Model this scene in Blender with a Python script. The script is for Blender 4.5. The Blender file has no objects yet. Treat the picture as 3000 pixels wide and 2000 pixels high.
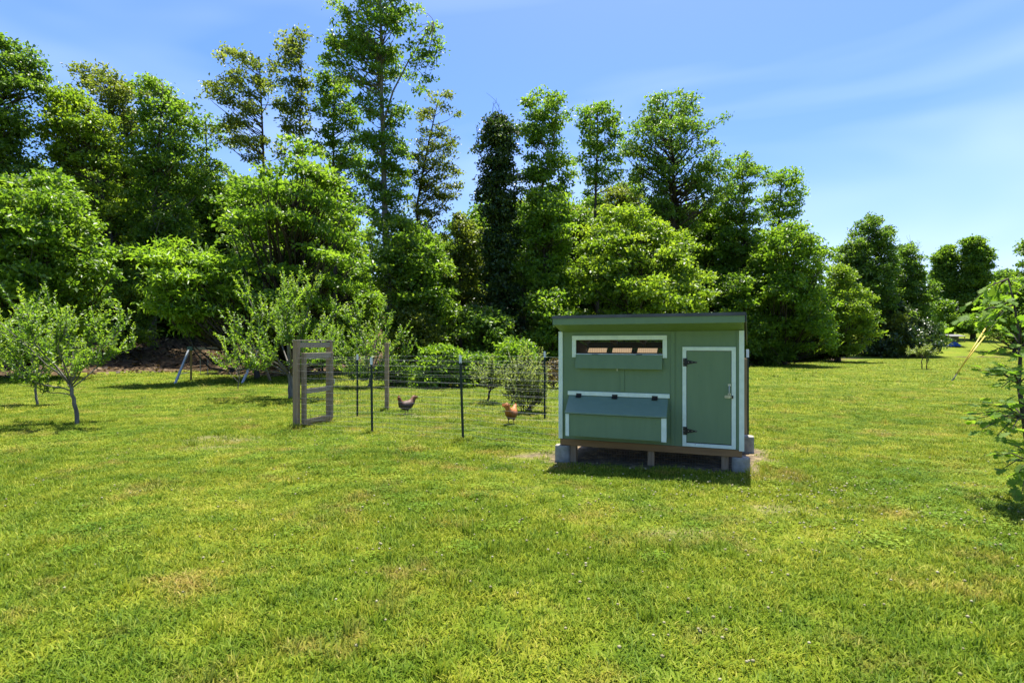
import bpy, bmesh, math, random
import numpy as np
from mathutils import Vector, Matrix

# ---------------------------------------------------------------- camera, world, sun, exposure
S = bpy.context.scene
C = S.collection
rng = np.random.default_rng(11)
random.seed(5)
CAM_Z = 1.58
cam_d = bpy.data.cameras.new("camera")
cam = bpy.data.objects.new("camera", cam_d)
C.objects.link(cam)
cam.location = (0, 0, CAM_Z)
cam.rotation_euler = (math.radians(90), 0, 0)
cam_d.lens = 20.2
cam_d.sensor_width = 36.0
cam_d.shift_y = 0.0021
cam_d.clip_start = 0.05
cam_d.clip_end = 3000
S.camera = cam

SUN_EL = math.radians(75)
SUN_H = Vector((0.30, 0.95, 0)).normalized()          # horizontal direction towards the sun: ahead and right
world = bpy.data.worlds.new("World")
S.world = world
world.use_nodes = True
wn, wl = world.node_tree.nodes, world.node_tree.links
wn.clear()
w_out = wn.new("ShaderNodeOutputWorld")
w_bg = wn.new("ShaderNodeBackground")
w_sky = wn.new("ShaderNodeTexSky")
w_sky.sky_type = 'NISHITA'
w_sky.sun_disc = False
w_sky.sun_elevation = SUN_EL
w_sky.sun_rotation = math.atan2(SUN_H.x, SUN_H.y)
w_sky.altitude = 300
w_sky.air_density = 1.0
w_sky.dust_density = 2.0
w_sky.ozone_density = 2.2
w_bg.inputs['Strength'].default_value = 0.084
# thin high cloud streaks all round the sky
w_tc = wn.new("ShaderNodeTexCoord")
w_map = wn.new("ShaderNodeMapping")
w_map.inputs['Scale'].default_value = (0.9, 1.1, 4.0)
w_map.inputs['Rotation'].default_value = (0.0, 0.22, 0.4)
w_ns = wn.new("ShaderNodeTexNoise")
w_ns.inputs['Scale'].default_value = 1.35
w_ns.inputs['Detail'].default_value = 3
w_ns.inputs['Roughness'].default_value = 0.5
w_ns.inputs['Distortion'].default_value = 0.6
w_rp = wn.new("ShaderNodeValToRGB")
w_rp.color_ramp.elements[0].position = 0.48
w_rp.color_ramp.elements[0].color = (0, 0, 0, 1)
w_rp.color_ramp.elements[1].position = 0.9
w_rp.color_ramp.elements[1].color = (0.3, 0.3, 0.3, 1)
w_mix = wn.new("ShaderNodeMixRGB")
w_mix.inputs['Color2'].default_value = (6.6, 7.2, 8.8, 1)
wl.new(w_tc.outputs['Generated'], w_map.inputs['Vector'])
wl.new(w_map.outputs['Vector'], w_ns.inputs['Vector'])
wl.new(w_ns.outputs['Fac'], w_rp.inputs['Fac'])
wl.new(w_rp.outputs['Color'], w_mix.inputs['Fac'])
w_hs = wn.new('ShaderNodeHueSaturation')
w_hs.inputs['Saturation'].default_value = 1.36
wl.new(w_sky.outputs['Color'], w_hs.inputs['Color'])
w_wb = wn.new('ShaderNodeMixRGB')
w_wb.blend_type = 'MULTIPLY'
w_wb.inputs['Fac'].default_value = 1
w_wb.inputs['Color2'].default_value = (0.94, 0.87, 1.0, 1)
wl.new(w_hs.outputs['Color'], w_wb.inputs['Color1'])
wl.new(w_wb.outputs['Color'], w_mix.inputs['Color1'])
wl.new(w_mix.outputs['Color'], w_bg.inputs['Color'])
wl.new(w_bg.outputs['Background'], w_out.inputs['Surface'])

sun_d = bpy.data.lights.new("sun", 'SUN')
sun_d.energy = 4.0
sun_d.angle = math.radians(0.53)
sun_d.color = (1.0, 0.95, 0.86)
sun = bpy.data.objects.new("sun", sun_d)
C.objects.link(sun)
to_sun = Vector((SUN_H.x * math.cos(SUN_EL), SUN_H.y * math.cos(SUN_EL), math.sin(SUN_EL)))
sun.rotation_euler = (-to_sun).to_track_quat('-Z', 'Y').to_euler()
sun.location = (10, 30, 60)

S.view_settings.view_transform = 'Standard'
S.view_settings.look = 'None'
S.view_settings.gamma = 1
S.view_settings.use_curve_mapping = False
S.view_settings.exposure = 1.6
S.render.engine = 'CYCLES'
S.cycles.max_bounces = 12
S.cycles.diffuse_bounces = 6
S.cycles.transmission_bounces = 8
S.cycles.use_denoising = True

# ---------------------------------------------------------------- place: photograph units (2352 wide) to metres
F = 1319.7
KD = F / 1372.0        # distances below were paced out for a slightly longer lens
CX, HZ = 1176.0, 789.0


def gx(px, D):
    return (px - CX) / F * D


def gz(py, D):
    return CAM_Z - (py - HZ) / F * D


TL = np.array([[-400, 26], [-60, 26], [-23, 27], [-20, 31], [-17.5, 33], [-4, 33], [5, 35], [18, 43], [33, 57], [48, 66], [80, 70], [400, 90]], float) * np.array([1, KD])


def treeline(x):
    return np.interp(x, TL[:, 0], TL[:, 1])


def sst(e0, e1, v):
    t = np.clip((v - e0) / (e1 - e0), 0, 1)
    return t * t * (3 - 2 * t)


def ground_z(x, y):
    x = np.asarray(x, float)
    y = np.asarray(y, float)
    d = y - treeline(x)
    left = 1 - sst(4, 24, x)
    right = sst(36, 46, x)
    bank = np.clip(d - 1.0, 0, 34) * 0.14 * left * sst(0.5, 4, d)
    field = np.clip(d - 3.0, 0, 45) * 0.105 * right
    dip = -0.07 * np.exp(-((x - 0.1) ** 2 + (y - 8.05) ** 2) / 1.7 ** 2)
    roll = 0.035 * np.sin(x * 0.31 + 1.0) * np.sin(y * 0.27 + .4) * sst(10, 18, y) + 0.012 * np.sin(x * 1.3 + y * .7) * sst(9, 12, y)
    return bank + field + dip + roll


def gzf(x, y):
    return float(ground_z(x, y))


# ---------------------------------------------------------------- materials
def new_mat(name):
    m = bpy.data.materials.new(name)
    m.use_nodes = True
    nt = m.node_tree
    nt.nodes.clear()
    out = nt.nodes.new("ShaderNodeOutputMaterial")
    return m, nt, out


def node(nt, typ, **kw):
    n = nt.nodes.new(typ)
    for k, v in kw.items():
        if k.startswith('i_'):
            n.inputs[k[2:].replace('_', ' ')].default_value = v
        else:
            setattr(n, k, v)
    return n


def ramp(nt, stops):
    r = nt.nodes.new("ShaderNodeValToRGB")
    e = r.color_ramp.elements
    while len(e) < len(stops):
        e.new(0.5)
    for i, (p, c) in enumerate(stops):
        e[i].position = p
        e[i].color = (c[0], c[1], c[2], 1)
    return r


def surf_mat(name, c1, c2, scale=6, stretch=(1, 1, 1), rough=0.6, bump=0.15, spec=0.35, detail=6, metal=0, bump_scale=None, spots=None):
    """painted or weathered solid: colour wanders between c1 and c2, grain as bump"""
    m, nt, out = new_mat(name)
    tc = node(nt, "ShaderNodeTexCoord")
    mp = node(nt, "ShaderNodeMapping")
    mp.inputs['Scale'].default_value = stretch
    ns = node(nt, "ShaderNodeTexNoise", i_Scale=scale, i_Detail=detail, i_Roughness=0.62)
    rp = ramp(nt, [(0.32, c1), (0.68, c2)])
    b = node(nt, "ShaderNodeBsdfPrincipled", i_Roughness=rough, i_Metallic=metal)
    b.inputs['Specular IOR Level'].default_value = spec
    bp = node(nt, "ShaderNodeBump", i_Strength=bump, i_Distance=0.01)
    L = nt.links.new
    L(tc.outputs['Object'], mp.inputs['Vector'])
    L(mp.outputs['Vector'], ns.inputs['Vector'])
    L(ns.outputs['Fac'], rp.inputs['Fac'])
    col = rp.outputs['Color']
    if spots:
        n2 = node(nt, "ShaderNodeTexNoise", i_Scale=spots[1], i_Detail=3.0)
        r2 = ramp(nt, [(spots[2], (0, 0, 0)), (spots[2] + 0.06, (1, 1, 1))])
        mx = node(nt, "ShaderNodeMixRGB")
        mx.inputs['Color2'].default_value = (*spots[0], 1)
        L(tc.outputs['Object'], n2.inputs['Vector'])
        L(n2.outputs['Fac'], r2.inputs['Fac'])
        L(r2.outputs['Color'], mx.inputs['Fac'])
        L(col, mx.inputs['Color1'])
        col = mx.outputs['Color']
    L(col, b.inputs['Base Color'])
    L(ns.outputs['Fac'], bp.inputs['Height'])
    L(bp.outputs['Normal'], b.inputs['Normal'])
    L(b.outputs['BSDF'], out.inputs['Surface'])
    return m


def leaf_mat(name, dark, mid, light, trans=0.46, rough=0.42, tcol=1.7, spec=0.4):
    m, nt, out = new_mat(name)
    at = node(nt, "ShaderNodeAttribute", attribute_name="v")
    rp = ramp(nt, [(0.1, dark), (0.5, mid), (0.92, light)])
    b = node(nt, "ShaderNodeBsdfPrincipled", i_Roughness=rough)
    b.inputs['Specular IOR Level'].default_value = spec
    tr = node(nt, "ShaderNodeBsdfTranslucent")
    mul = node(nt, "ShaderNodeMixRGB", blend_type='MULTIPLY')
    mul.inputs['Fac'].default_value = 1
    mul.inputs['Color2'].default_value = (1.35 * tcol, 1.35 * tcol, 0.55 * tcol, 1)
    mx = node(nt, "ShaderNodeMixShader")
    mx.inputs['Fac'].default_value = trans
    L = nt.links.new
    L(at.outputs['Fac'], rp.inputs['Fac'])
    L(rp.outputs['Color'], b.inputs['Base Color'])
    L(rp.outputs['Color'], mul.inputs['Color1'])
    L(mul.outputs['Color'], tr.inputs['Color'])
    L(b.outputs['BSDF'], mx.inputs[1])
    L(tr.outputs['BSDF'], mx.inputs[2])
    L(mx.outputs['Shader'], out.inputs['Surface'])
    return m


M = {}
M['green_paint'] = surf_mat('green_paint', (0.142, 0.212, 0.114), (0.162, 0.236, 0.128), 11, (1, 1, 0.12), 0.55, 0.3, 0.3, spots=((0.095, 0.155, 0.085), 34, 0.70))
M['white_paint'] = surf_mat('white_paint', (0.64, 0.72, 0.62), (0.76, 0.83, 0.74), 12, (1, 1, 1), 0.45, 0.12, 0.4, spots=((0.42, 0.40, 0.34), 26, 0.72))
M['lid_grey'] = surf_mat('lid_grey', (0.155, 0.225, 0.155), (0.175, 0.25, 0.175), 7, (1, 3, 1), 0.5, 0.1, 0.22)
M['shingle'] = surf_mat('shingle', (0.06, 0.06, 0.065), (0.14, 0.14, 0.15), 60, (1, 1, 1), 0.85, 0.5)
M['drip'] = surf_mat('drip_metal', (0.05, 0.055, 0.065), (0.08, 0.085, 0.1), 5, rough=0.35, metal=0.3)
M['beam_wood'] = surf_mat('beam_wood', (0.20, 0.105, 0.04), (0.27, 0.15, 0.06), 10, (0.25, 3, 3), 0.65, 0.3)
M['lining'] = surf_mat('lining', (0.11, 0.066, 0.03), (0.17, 0.105, 0.05), 8, (0.3, 3, 3), 0.7, 0.3)
M['raw_wood'] = surf_mat('raw_wood', (0.14, 0.08, 0.02), (0.21, 0.13, 0.038), 8, (0.3, 3, 3), 0.7, 0.3)
M['post_wood'] = surf_mat('post_wood', (0.22, 0.145, 0.08), (0.34, 0.24, 0.145), 9, (4, 4, 0.35), 0.8, 0.5)
M['grey_wood'] = surf_mat('grey_wood', (0.18, 0.125, 0.075), (0.30, 0.23, 0.15), 9, (4, 4, 0.35), 0.8, 0.55, spots=((0.07, 0.05, 0.035), 15, 0.72))
M['grey_rail'] = surf_mat('grey_rail', (0.19, 0.15, 0.105), (0.33, 0.28, 0.21), 9, (4, 0.5, 4), 0.8, 0.5)
M['concrete'] = surf_mat('concrete', (0.21, 0.205, 0.17), (0.34, 0.33, 0.28), 14, (1, 1, 1), 0.9, 0.6, 0.2, spots=((0.16, 0.155, 0.13), 8, 0.66))
M['black_iron'] = surf_mat('black_iron', (0.008, 0.008, 0.009), (0.016, 0.016, 0.018), 30, rough=0.45, bump=0.1)
M['zinc'] = surf_mat('zinc', (0.45, 0.43, 0.36), (0.62, 0.60, 0.52), 20, rough=0.35, bump=0.1, metal=0.7)
M['wire'] = surf_mat('wire', (0.22, 0.23, 0.23), (0.33, 0.34, 0.34), 20, rough=0.4, bump=0, metal=0.35)
M['dark_wire'] = surf_mat('dark_wire', (0.07, 0.065, 0.055), (0.12, 0.11, 0.10), 20, rough=0.5, bump=0)
M['post_green'] = surf_mat('post_green', (0.010, 0.022, 0.016), (0.018, 0.034, 0.024), 20, rough=0.5, bump=0.1)
M['post_white'] = surf_mat('post_white', (0.62, 0.63, 0.62), (0.76, 0.77, 0.76), 20, rough=0.5, bump=0.1)
M['bark'] = surf_mat('bark', (0.035, 0.030, 0.024), (0.085, 0.072, 0.058), 7, (3, 3, 0.5), 0.9, 0.9, 0.1)
M['bark_grey'] = surf_mat('bark_grey', (0.09, 0.082, 0.07), (0.20, 0.185, 0.16), 7, (3, 3, 0.6), 0.9, 0.9, 0.1)
M['bark_dark'] = surf_mat('bark_dark', (0.016, 0.014, 0.011), (0.034, 0.03, 0.024), 7, (3, 3, 0.5), 0.9, 0.9, 0.1)
M['swing_steel'] = surf_mat('swing_steel', (0.34, 0.36, 0.38), (0.46, 0.48, 0.50), 9, (3, 3, .4), rough=0.5, bump=0.2)
M['swing_green'] = surf_mat('swing_green', (0.02, 0.07, 0.045), (0.03, 0.09, 0.06), 9, rough=0.4, bump=0.05)
M['rope'] = surf_mat('rope', (0.36, 0.33, 0.24), (0.48, 0.45, 0.35), 60, rough=0.8, bump=0.3)
M['yellow_guard'] = surf_mat('yellow_guard', (0.62, 0.42, 0.06), (0.72, 0.52, 0.09), 12, (1, 1, .5), rough=0.4, bump=0.05)
M['tarp'] = surf_mat('tarp', (0.012, 0.06, 0.26), (0.02, 0.09, 0.36), 5, rough=0.5, bump=0.2)
M['stick'] = surf_mat('stick', (0.10, 0.065, 0.035), (0.26, 0.17, 0.09), 5, rough=0.9, bump=0.3)
M['shed_grey'] = surf_mat('shed_grey', (0.12, 0.12, 0.12), (0.2, 0.2, 0.19), 5, (1, 1, 4), rough=0.8, bump=0.3)
M['fallen'] = leaf_mat('fallen_leaf', (0.04, 0.026, 0.013), (0.095, 0.062, 0.03), (0.22, 0.15, 0.075), 0.15, 0.7, 1.0)
M['clover_white'] = leaf_mat('clover_white', (0.24, 0.22, 0.10), (0.34, 0.31, 0.16), (0.42, 0.39, 0.24), 0.2, 0.7, 0.8)

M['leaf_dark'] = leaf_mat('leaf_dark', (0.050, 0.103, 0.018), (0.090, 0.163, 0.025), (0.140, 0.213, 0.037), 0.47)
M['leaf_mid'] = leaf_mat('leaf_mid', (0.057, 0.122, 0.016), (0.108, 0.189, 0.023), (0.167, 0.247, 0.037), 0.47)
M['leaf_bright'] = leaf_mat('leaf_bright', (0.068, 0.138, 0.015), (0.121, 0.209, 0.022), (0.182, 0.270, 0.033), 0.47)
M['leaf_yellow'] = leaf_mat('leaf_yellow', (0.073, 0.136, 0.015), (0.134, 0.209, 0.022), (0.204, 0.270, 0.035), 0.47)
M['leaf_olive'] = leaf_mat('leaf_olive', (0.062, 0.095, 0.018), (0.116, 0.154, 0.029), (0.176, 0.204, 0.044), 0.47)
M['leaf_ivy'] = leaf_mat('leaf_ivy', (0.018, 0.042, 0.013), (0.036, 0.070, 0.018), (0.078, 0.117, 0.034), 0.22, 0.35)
M['leaf_fruit'] = leaf_mat('leaf_fruit', (0.064, 0.135, 0.016), (0.115, 0.205, 0.024), (0.19, 0.265, 0.038), 0.42, 0.42)
M['leaf_pale'] = leaf_mat('leaf_pale', (0.095, 0.135, 0.045), (0.150, 0.195, 0.065), (0.215, 0.255, 0.09), 0.4, 0.5)
M['leaf_oak'] = leaf_mat('leaf_oak', (0.07, 0.14, 0.018), (0.115, 0.205, 0.026), (0.16, 0.245, 0.036), 0.5, 0.6, 1.5, 0.2)
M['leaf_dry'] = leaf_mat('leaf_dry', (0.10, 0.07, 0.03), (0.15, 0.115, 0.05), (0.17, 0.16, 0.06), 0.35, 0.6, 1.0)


def feather_mat(name, c_under, c_mid, c_back, zlo, zhi):
    m, nt, out = new_mat(name)
    tc = node(nt, "ShaderNodeTexCoord")
    sp = node(nt, "ShaderNodeSeparateXYZ")
    mr = node(nt, "ShaderNodeMapRange")
    mr.inputs['From Min'].default_value = zlo
    mr.inputs['From Max'].default_value = zhi
    ns = node(nt, "ShaderNodeTexNoise", i_Scale=55.0, i_Detail=4.0)
    ad = node(nt, "ShaderNodeMath", operation='MULTIPLY_ADD')
    ad.inputs[1].default_value = 0.7
    sb = node(nt, "ShaderNodeMath", operation='SUBTRACT')
    sb.inputs[1].default_value = 0.35
    rp = ramp(nt, [(0.2, c_under), (0.5, c_mid), (0.8, c_back)])
    b = node(nt, "ShaderNodeBsdfPrincipled", i_Roughness=0.6)
    bp = node(nt, "ShaderNodeBump", i_Strength=0.6, i_Distance=0.01)
    L = nt.links.new
    L(tc.outputs['Object'], sp.inputs['Vector'])
    L(sp.outputs['Z'], mr.inputs['Value'])
    L(tc.outputs['Object'], ns.inputs['Vector'])
    L(ns.outputs['Fac'], ad.inputs[0])
    L(mr.outputs['Result'], ad.inputs[2])
    L(ad.outputs['Value'], sb.inputs[0])
    L(sb.outputs['Value'], rp.inputs['Fac'])
    L(rp.outputs['Color'], b.inputs['Base Color'])
    L(ns.outputs['Fac'], bp.inputs['Height'])
    L(bp.outputs['Normal'], b.inputs['Normal'])
    L(b.outputs['BSDF'], out.inputs['Surface'])
    return m


M['hen_dark'] = feather_mat('hen_dark', (0.018, 0.014, 0.014), (0.03, 0.02, 0.016), (0.16, 0.06, 0.02), 0.05, 0.42)
M['hen_red'] = feather_mat('hen_red', (0.09, 0.03, 0.012), (0.2, 0.06, 0.018), (0.42, 0.15, 0.035), 0.08, 0.32)
M['comb'] = surf_mat('comb', (0.35, 0.02, 0.015), (0.45, 0.03, 0.02), 30)
M['beak'] = surf_mat('beak', (0.4, 0.28, 0.1), (0.5, 0.36, 0.14), 30)


def lawn_color(nt, straw_attr=None):
    """colour of the turf at a world position: green, yellow green and straw patches"""
    L = nt.links.new
    ge = node(nt, "ShaderNodeNewGeometry")
    n1 = node(nt, "ShaderNodeTexNoise", i_Scale=0.55, i_Detail=5.0, i_Roughness=0.62)
    n2 = node(nt, "ShaderNodeTexNoise", i_Scale=2.6, i_Detail=4.0, i_Roughness=0.6)
    n3 = node(nt, "ShaderNodeTexNoise", i_Scale=1.25, i_Detail=5.0, i_Roughness=0.65)
    mp = node(nt, "ShaderNodeMapping")
    mp.inputs['Location'].default_value = (13.1, 4.7, 0)
    L(ge.outputs['Position'], mp.inputs['Vector'])
    for n in (n1, n2):
        L(ge.outputs['Position'], n.inputs['Vector'])
    L(mp.outputs['Vector'], n3.inputs['Vector'])
    ad = node(nt, "ShaderNodeMath", operation='ADD')
    ml = node(nt, "ShaderNodeMath", operation='MULTIPLY')
    ml.inputs[1].default_value = 0.5
    L(n1.outputs['Fac'], ad.inputs[0])
    L(n2.outputs['Fac'], ad.inputs[1])
    L(ad.outputs['Value'], ml.inputs[0])
    r1 = ramp(nt, [(0.34, (0.098, 0.175, 0.012)), (0.45, (0.165, 0.236, 0.014)), (0.55, (0.235, 0.282, 0.018)), (0.68, (0.325, 0.318, 0.034))])
    L(ml.outputs['Value'], r1.inputs['Fac'])
    r2 = ramp(nt, [(0.54, (0, 0, 0)), (0.74, (0.8, 0.8, 0.8))])
    L(n3.outputs['Fac'], r2.inputs['Fac'])
    mx = node(nt, "ShaderNodeMixRGB")
    mx.inputs['Color2'].default_value = (0.34, 0.235, 0.055, 1)
    L(r2.outputs['Color'], mx.inputs['Fac'])
    L(r1.outputs['Color'], mx.inputs['Color1'])
    return mx.outputs['Color'], ge


def blade_mat(name, tint=(1, 1, 1), trans=0.35):
    m, nt, out = new_mat(name)
    L = nt.links.new
    col, ge = lawn_color(nt)
    at = node(nt, "ShaderNodeAttribute", attribute_name="v")
    oi = node(nt, "ShaderNodeObjectInfo")
    ad = node(nt, "ShaderNodeMath", operation='ADD')
    L(at.outputs['Fac'], ad.inputs[0])
    L(oi.outputs['Random'], ad.inputs[1])
    rp = ramp(nt, [(0.12, (0.30, 0.44, 0.4)), (0.45, (0.82, 0.92, 0.9)), (0.70, (1.3, 1.22, 1.3)), (0.86, (1.8, 1.5, 3.4))])
    hv = node(nt, "ShaderNodeMath", operation='MULTIPLY')
    hv.inputs[1].default_value = 0.5
    L(ad.outputs['Value'], hv.inputs[0])
    L(hv.outputs['Value'], rp.inputs['Fac'])
    mu = node(nt, "ShaderNodeMixRGB", blend_type='MULTIPLY')
    mu.inputs['Fac'].default_value = 1
    L(col, mu.inputs['Color1'])
    L(rp.outputs['Color'], mu.inputs['Color2'])
    m2 = node(nt, "ShaderNodeMixRGB", blend_type='MULTIPLY')
    m2.inputs['Fac'].default_value = 1
    m2.inputs['Color2'].default_value = (*tint, 1)
    L(mu.outputs['Color'], m2.inputs['Color1'])
    b = node(nt, "ShaderNodeBsdfPrincipled", i_Roughness=0.6)
    b.inputs['Specular IOR Level'].default_value = 0.12
    tr = node(nt, "ShaderNodeBsdfTranslucent")
    mx = node(nt, "ShaderNodeMixShader")
    mx.inputs['Fac'].default_value = trans
    L(m2.outputs['Color'], b.inputs['Base Color'])
    L(m2.outputs['Color'], tr.inputs['Color'])
    L(b.outputs['BSDF'], mx.inputs[1])
    L(tr.outputs['BSDF'], mx.inputs[2])
    L(mx.outputs['Shader'], out.inputs['Surface'])
    return m


M['blade'] = blade_mat('grass_blade')
M['clover_leaf'] = blade_mat('clover_leaf', (0.8, 0.95, 0.95), 0.3)


def ground_mat():
    m, nt, out = new_mat('ground_turf')
    L = nt.links.new
    col, ge = lawn_color(nt)
    # fine darker mottling of the turf between blades
    nf = node(nt, "ShaderNodeTexNoise", i_Scale=38.0, i_Detail=4.0, i_Roughness=0.7)
    L(ge.outputs['Position'], nf.inputs['Vector'])
    rf = ramp(nt, [(0.35, (0.32, 0.36, 0.32)), (0.65, (0.9, 0.9, 0.9))])
    L(nf.outputs['Fac'], rf.inputs['Fac'])
    mu = node(nt, "ShaderNodeMixRGB", blend_type='MULTIPLY')
    mu.inputs['Fac'].default_value = 1
    L(col, mu.inputs['Color1'])
    L(rf.outputs['Color'], mu.inputs['Color2'])
    # bare soil and straw
    nd = node(nt, "ShaderNodeTexNoise", i_Scale=9.0, i_Detail=6.0, i_Roughness=0.7)
    L(ge.outputs['Position'], nd.inputs['Vector'])
    rd = ramp(nt, [(0.3, (0.10, 0.075, 0.05)), (0.52, (0.17, 0.13, 0.085)), (0.62, (0.36, 0.27, 0.15)), (0.75, (0.45, 0.35, 0.2))])
    L(nd.outputs['Fac'], rd.inputs['Fac'])
    da = node(nt, "ShaderNodeAttribute", attribute_name="dirt")
    md = node(nt, "ShaderNodeMixRGB")
    L(da.outputs['Fac'], md.inputs['Fac'])
    L(mu.outputs['Color'], md.inputs['Color1'])
    L(rd.outputs['Color'], md.inputs['Color2'])
    # leaf litter of the wood
    vo = node(nt, "ShaderNodeTexVoronoi", i_Scale=7.0)
    L(ge.outputs['Position'], vo.inputs['Vector'])
    rv = ramp(nt, [(0.1, (0.03, 0.02, 0.011)), (0.5, (0.075, 0.05, 0.027)), (0.9, (0.16, 0.11, 0.06))])
    L(vo.outputs['Color'], rv.inputs['Fac'])
    la = node(nt, "ShaderNodeAttribute", attribute_name="litter")
    n5 = node(nt, "ShaderNodeTexNoise", i_Scale=0.7, i_Detail=5.0)
    L(ge.outputs['Position'], n5.inputs['Vector'])
    a5 = node(nt, "ShaderNodeMath", operation='MULTIPLY_ADD')
    a5.inputs[1].default_value = 1.2
    L(n5.outputs['Fac'], a5.inputs[0])
    L(la.outputs['Fac'], a5.inputs[2])
    r5 = ramp(nt, [(0.95, (0, 0, 0)), (1.0, (1, 1, 1))])
    s5 = node(nt, "ShaderNodeMath", operation='MULTIPLY')
    s5.inputs[1].default_value = 0.8
    L(a5.outputs['Value'], s5.inputs[0])
    L(s5.outputs['Value'], r5.inputs['Fac'])
    ml = node(nt, "ShaderNodeMixRGB")
    L(r5.outputs['Color'], ml.inputs['Fac'])
    L(md.outputs['Color'], ml.inputs['Color1'])
    L(rv.outputs['Color'], ml.inputs['Color2'])
    b = node(nt, "ShaderNodeBsdfPrincipled", i_Roughness=0.9)
    b.inputs['Specular IOR Level'].default_value = 0.1
    bp = node(nt, "ShaderNodeBump", i_Strength=0.9, i_Distance=0.03)
    L(nf.outputs['Fac'], bp.inputs['Height'])
    L(bp.outputs['Normal'], b.inputs['Normal'])
    L(ml.outputs['Color'], b.inputs['Base Color'])
    L(b.outputs['BSDF'], out.inputs['Surface'])
    return m


M['ground'] = ground_mat()


# ---------------------------------------------------------------- mesh helpers
def link(o, parent=None):
    C.objects.link(o)
    if parent is not None:
        o.parent = parent
    return o


def tag(o, label=None, cat=None, group=None, kind=None):
    if label:
        o['label'] = label
    if cat:
        o['category'] = cat
    if group:
        o['group'] = group
    if kind:
        o['kind'] = kind
    return o


def empty(name, loc=(0, 0, 0), rz=0.0):
    o = bpy.data.objects.new(name, None)
    o.location = loc
    o.rotation_euler = (0, 0, rz)
    o.empty_display_size = 0.2
    return link(o)


def np_mesh(name, V, T, mat, v=None, smooth=False):
    V = np.ascontiguousarray(V, dtype=np.float32)
    T = np.ascontiguousarray(T, dtype=np.int32)
    me = bpy.data.meshes.new(name)
    me.vertices.add(len(V))
    me.vertices.foreach_set('co', V.ravel())
    k = T.shape[1]
    me.loops.add(T.size)
    me.loops.foreach_set('vertex_index', T.ravel())
    me.polygons.add(len(T))
    me.polygons.foreach_set('loop_start', np.arange(0, T.size, k, dtype=np.int32))
    if smooth:
        me.polygons.foreach_set('use_smooth', np.ones(len(T), dtype=bool))
    if v is not None:
        a = me.attributes.new('v', 'FLOAT', 'POINT')
        a.data.foreach_set('value', np.ascontiguousarray(v, dtype=np.float32))
    me.update(calc_edges=True)
    if mat is not None:
        me.materials.append(mat)
    return me


def nobj(name, me, parent=None):
    return link(bpy.data.objects.new(name, me), parent)


class MB:
    """gathers boxes, bars, tubes and prisms into ONE mesh"""

    def __init__(self):
        self.v = []
        self.f = []

    def add(self, vs, fs):
        o = len(self.v)
        self.v += [tuple(p) for p in vs]
        self.f += [tuple(i + o for i in f) for f in fs]
        return self

    def box(self, x0, x1, y0, y1, z0, z1, mat=None):
        vs = [Vector(p) for p in ((x0, y0, z0), (x1, y0, z0), (x1, y1, z0), (x0, y1, z0), (x0, y0, z1), (x1, y0, z1), (x1, y1, z1), (x0, y1, z1))]
        if mat is not None:
            vs = [mat @ p for p in vs]
        return self.add(vs, [(0, 3, 2, 1), (4, 5, 6, 7), (0, 1, 5, 4), (1, 2, 6, 5), (2, 3, 7, 6), (3, 0, 4, 7)])

    def bar(self, a, b, w, h, up=(0, 0, 1)):
        a, b, up = Vector(a), Vector(b), Vector(up)
        d = (b - a).normalized()
        s = d.cross(up)
        if s.length < 1e-4:
            s = d.cross(Vector((1, 0, 0)))
        s.normalize()
        u = s.cross(d)
        vs = []
        for p in (a, b):
            for i, j in ((-1, -1), (1, -1), (1, 1), (-1, 1)):
                vs.append(p + s * (i * w / 2) + u * (j * h / 2))
        return self.add(vs, [(0, 1, 2, 3), (7, 6, 5, 4), (0, 4, 5, 1), (1, 5, 6, 2), (2, 6, 7, 3), (3, 7, 4, 0)])

    def tube(self, pts, rad, n=6):
        pts = [Vector(p) for p in pts]
        if not hasattr(rad, '__len__'):
            rad = [rad] * len(pts)
        vs, fs = [], []
        for i, p in enumerate(pts):
            d = (pts[min(i + 1, len(pts) - 1)] - pts[max(i - 1, 0)])
            d = d.normalized() if d.length > 1e-9 else Vector((0, 0, 1))
            ref = Vector((1, 0, 0)) if abs(d.x) < 0.8 else Vector((0, 1, 0))
            s = d.cross(ref).normalized()
            t = d.cross(s)
            for k in range(n):
                a = 2 * math.pi * k / n
                vs.append(p + (s * math.cos(a) + t * math.sin(a)) * rad[i])
        for i in range(len(pts) - 1):
            for k in range(n):
                a, b = i * n + k, i * n + (k + 1) % n
                fs.append((a, b, b + n, a + n))
        fs.append(tuple(range(n - 1, -1, -1)))
        fs.append(tuple(range((len(pts) - 1) * n, len(pts) * n)))
        return self.add(vs, fs)

    def prism(self, outline, y0, y1):
        """outline in x,z extruded along y"""
        n = len(outline)
        vs = [(x, y0, z) for x, z in outline] + [(x, y1, z) for x, z in outline]
        fs = [tuple(range(n)), tuple(range(2 * n - 1, n - 1, -1))]
        for i in range(n):
            j = (i + 1) % n
            fs.append((i, i + n, j + n, j))
        return self.add(vs, fs)

    def build(self, name, mat, parent=None, bevel=0.0, smooth=False):
        me = bpy.data.meshes.new(name)
        me.from_pydata(self.v, [], self.f)
        bm = bmesh.new()
        bm.from_mesh(me)
        bmesh.ops.recalc_face_normals(bm, faces=bm.faces)
        if bevel:
            bmesh.ops.bevel(bm, geom=list(bm.edges), offset=bevel, segments=2, affect='EDGES', profile=0.6)
        bm.to_mesh(me)
        bm.free()
        if smooth:
            for p in me.polygons:
                p.use_smooth = True
        me.materials.append(mat)
        return nobj(name, me, parent)


def bx(name, x0, x1, y0, y1, z0, z1, mat, parent, bevel=0.003):
    return MB().box(x0, x1, y0, y1, z0, z1).build(name, M[mat], parent, bevel)


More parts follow.
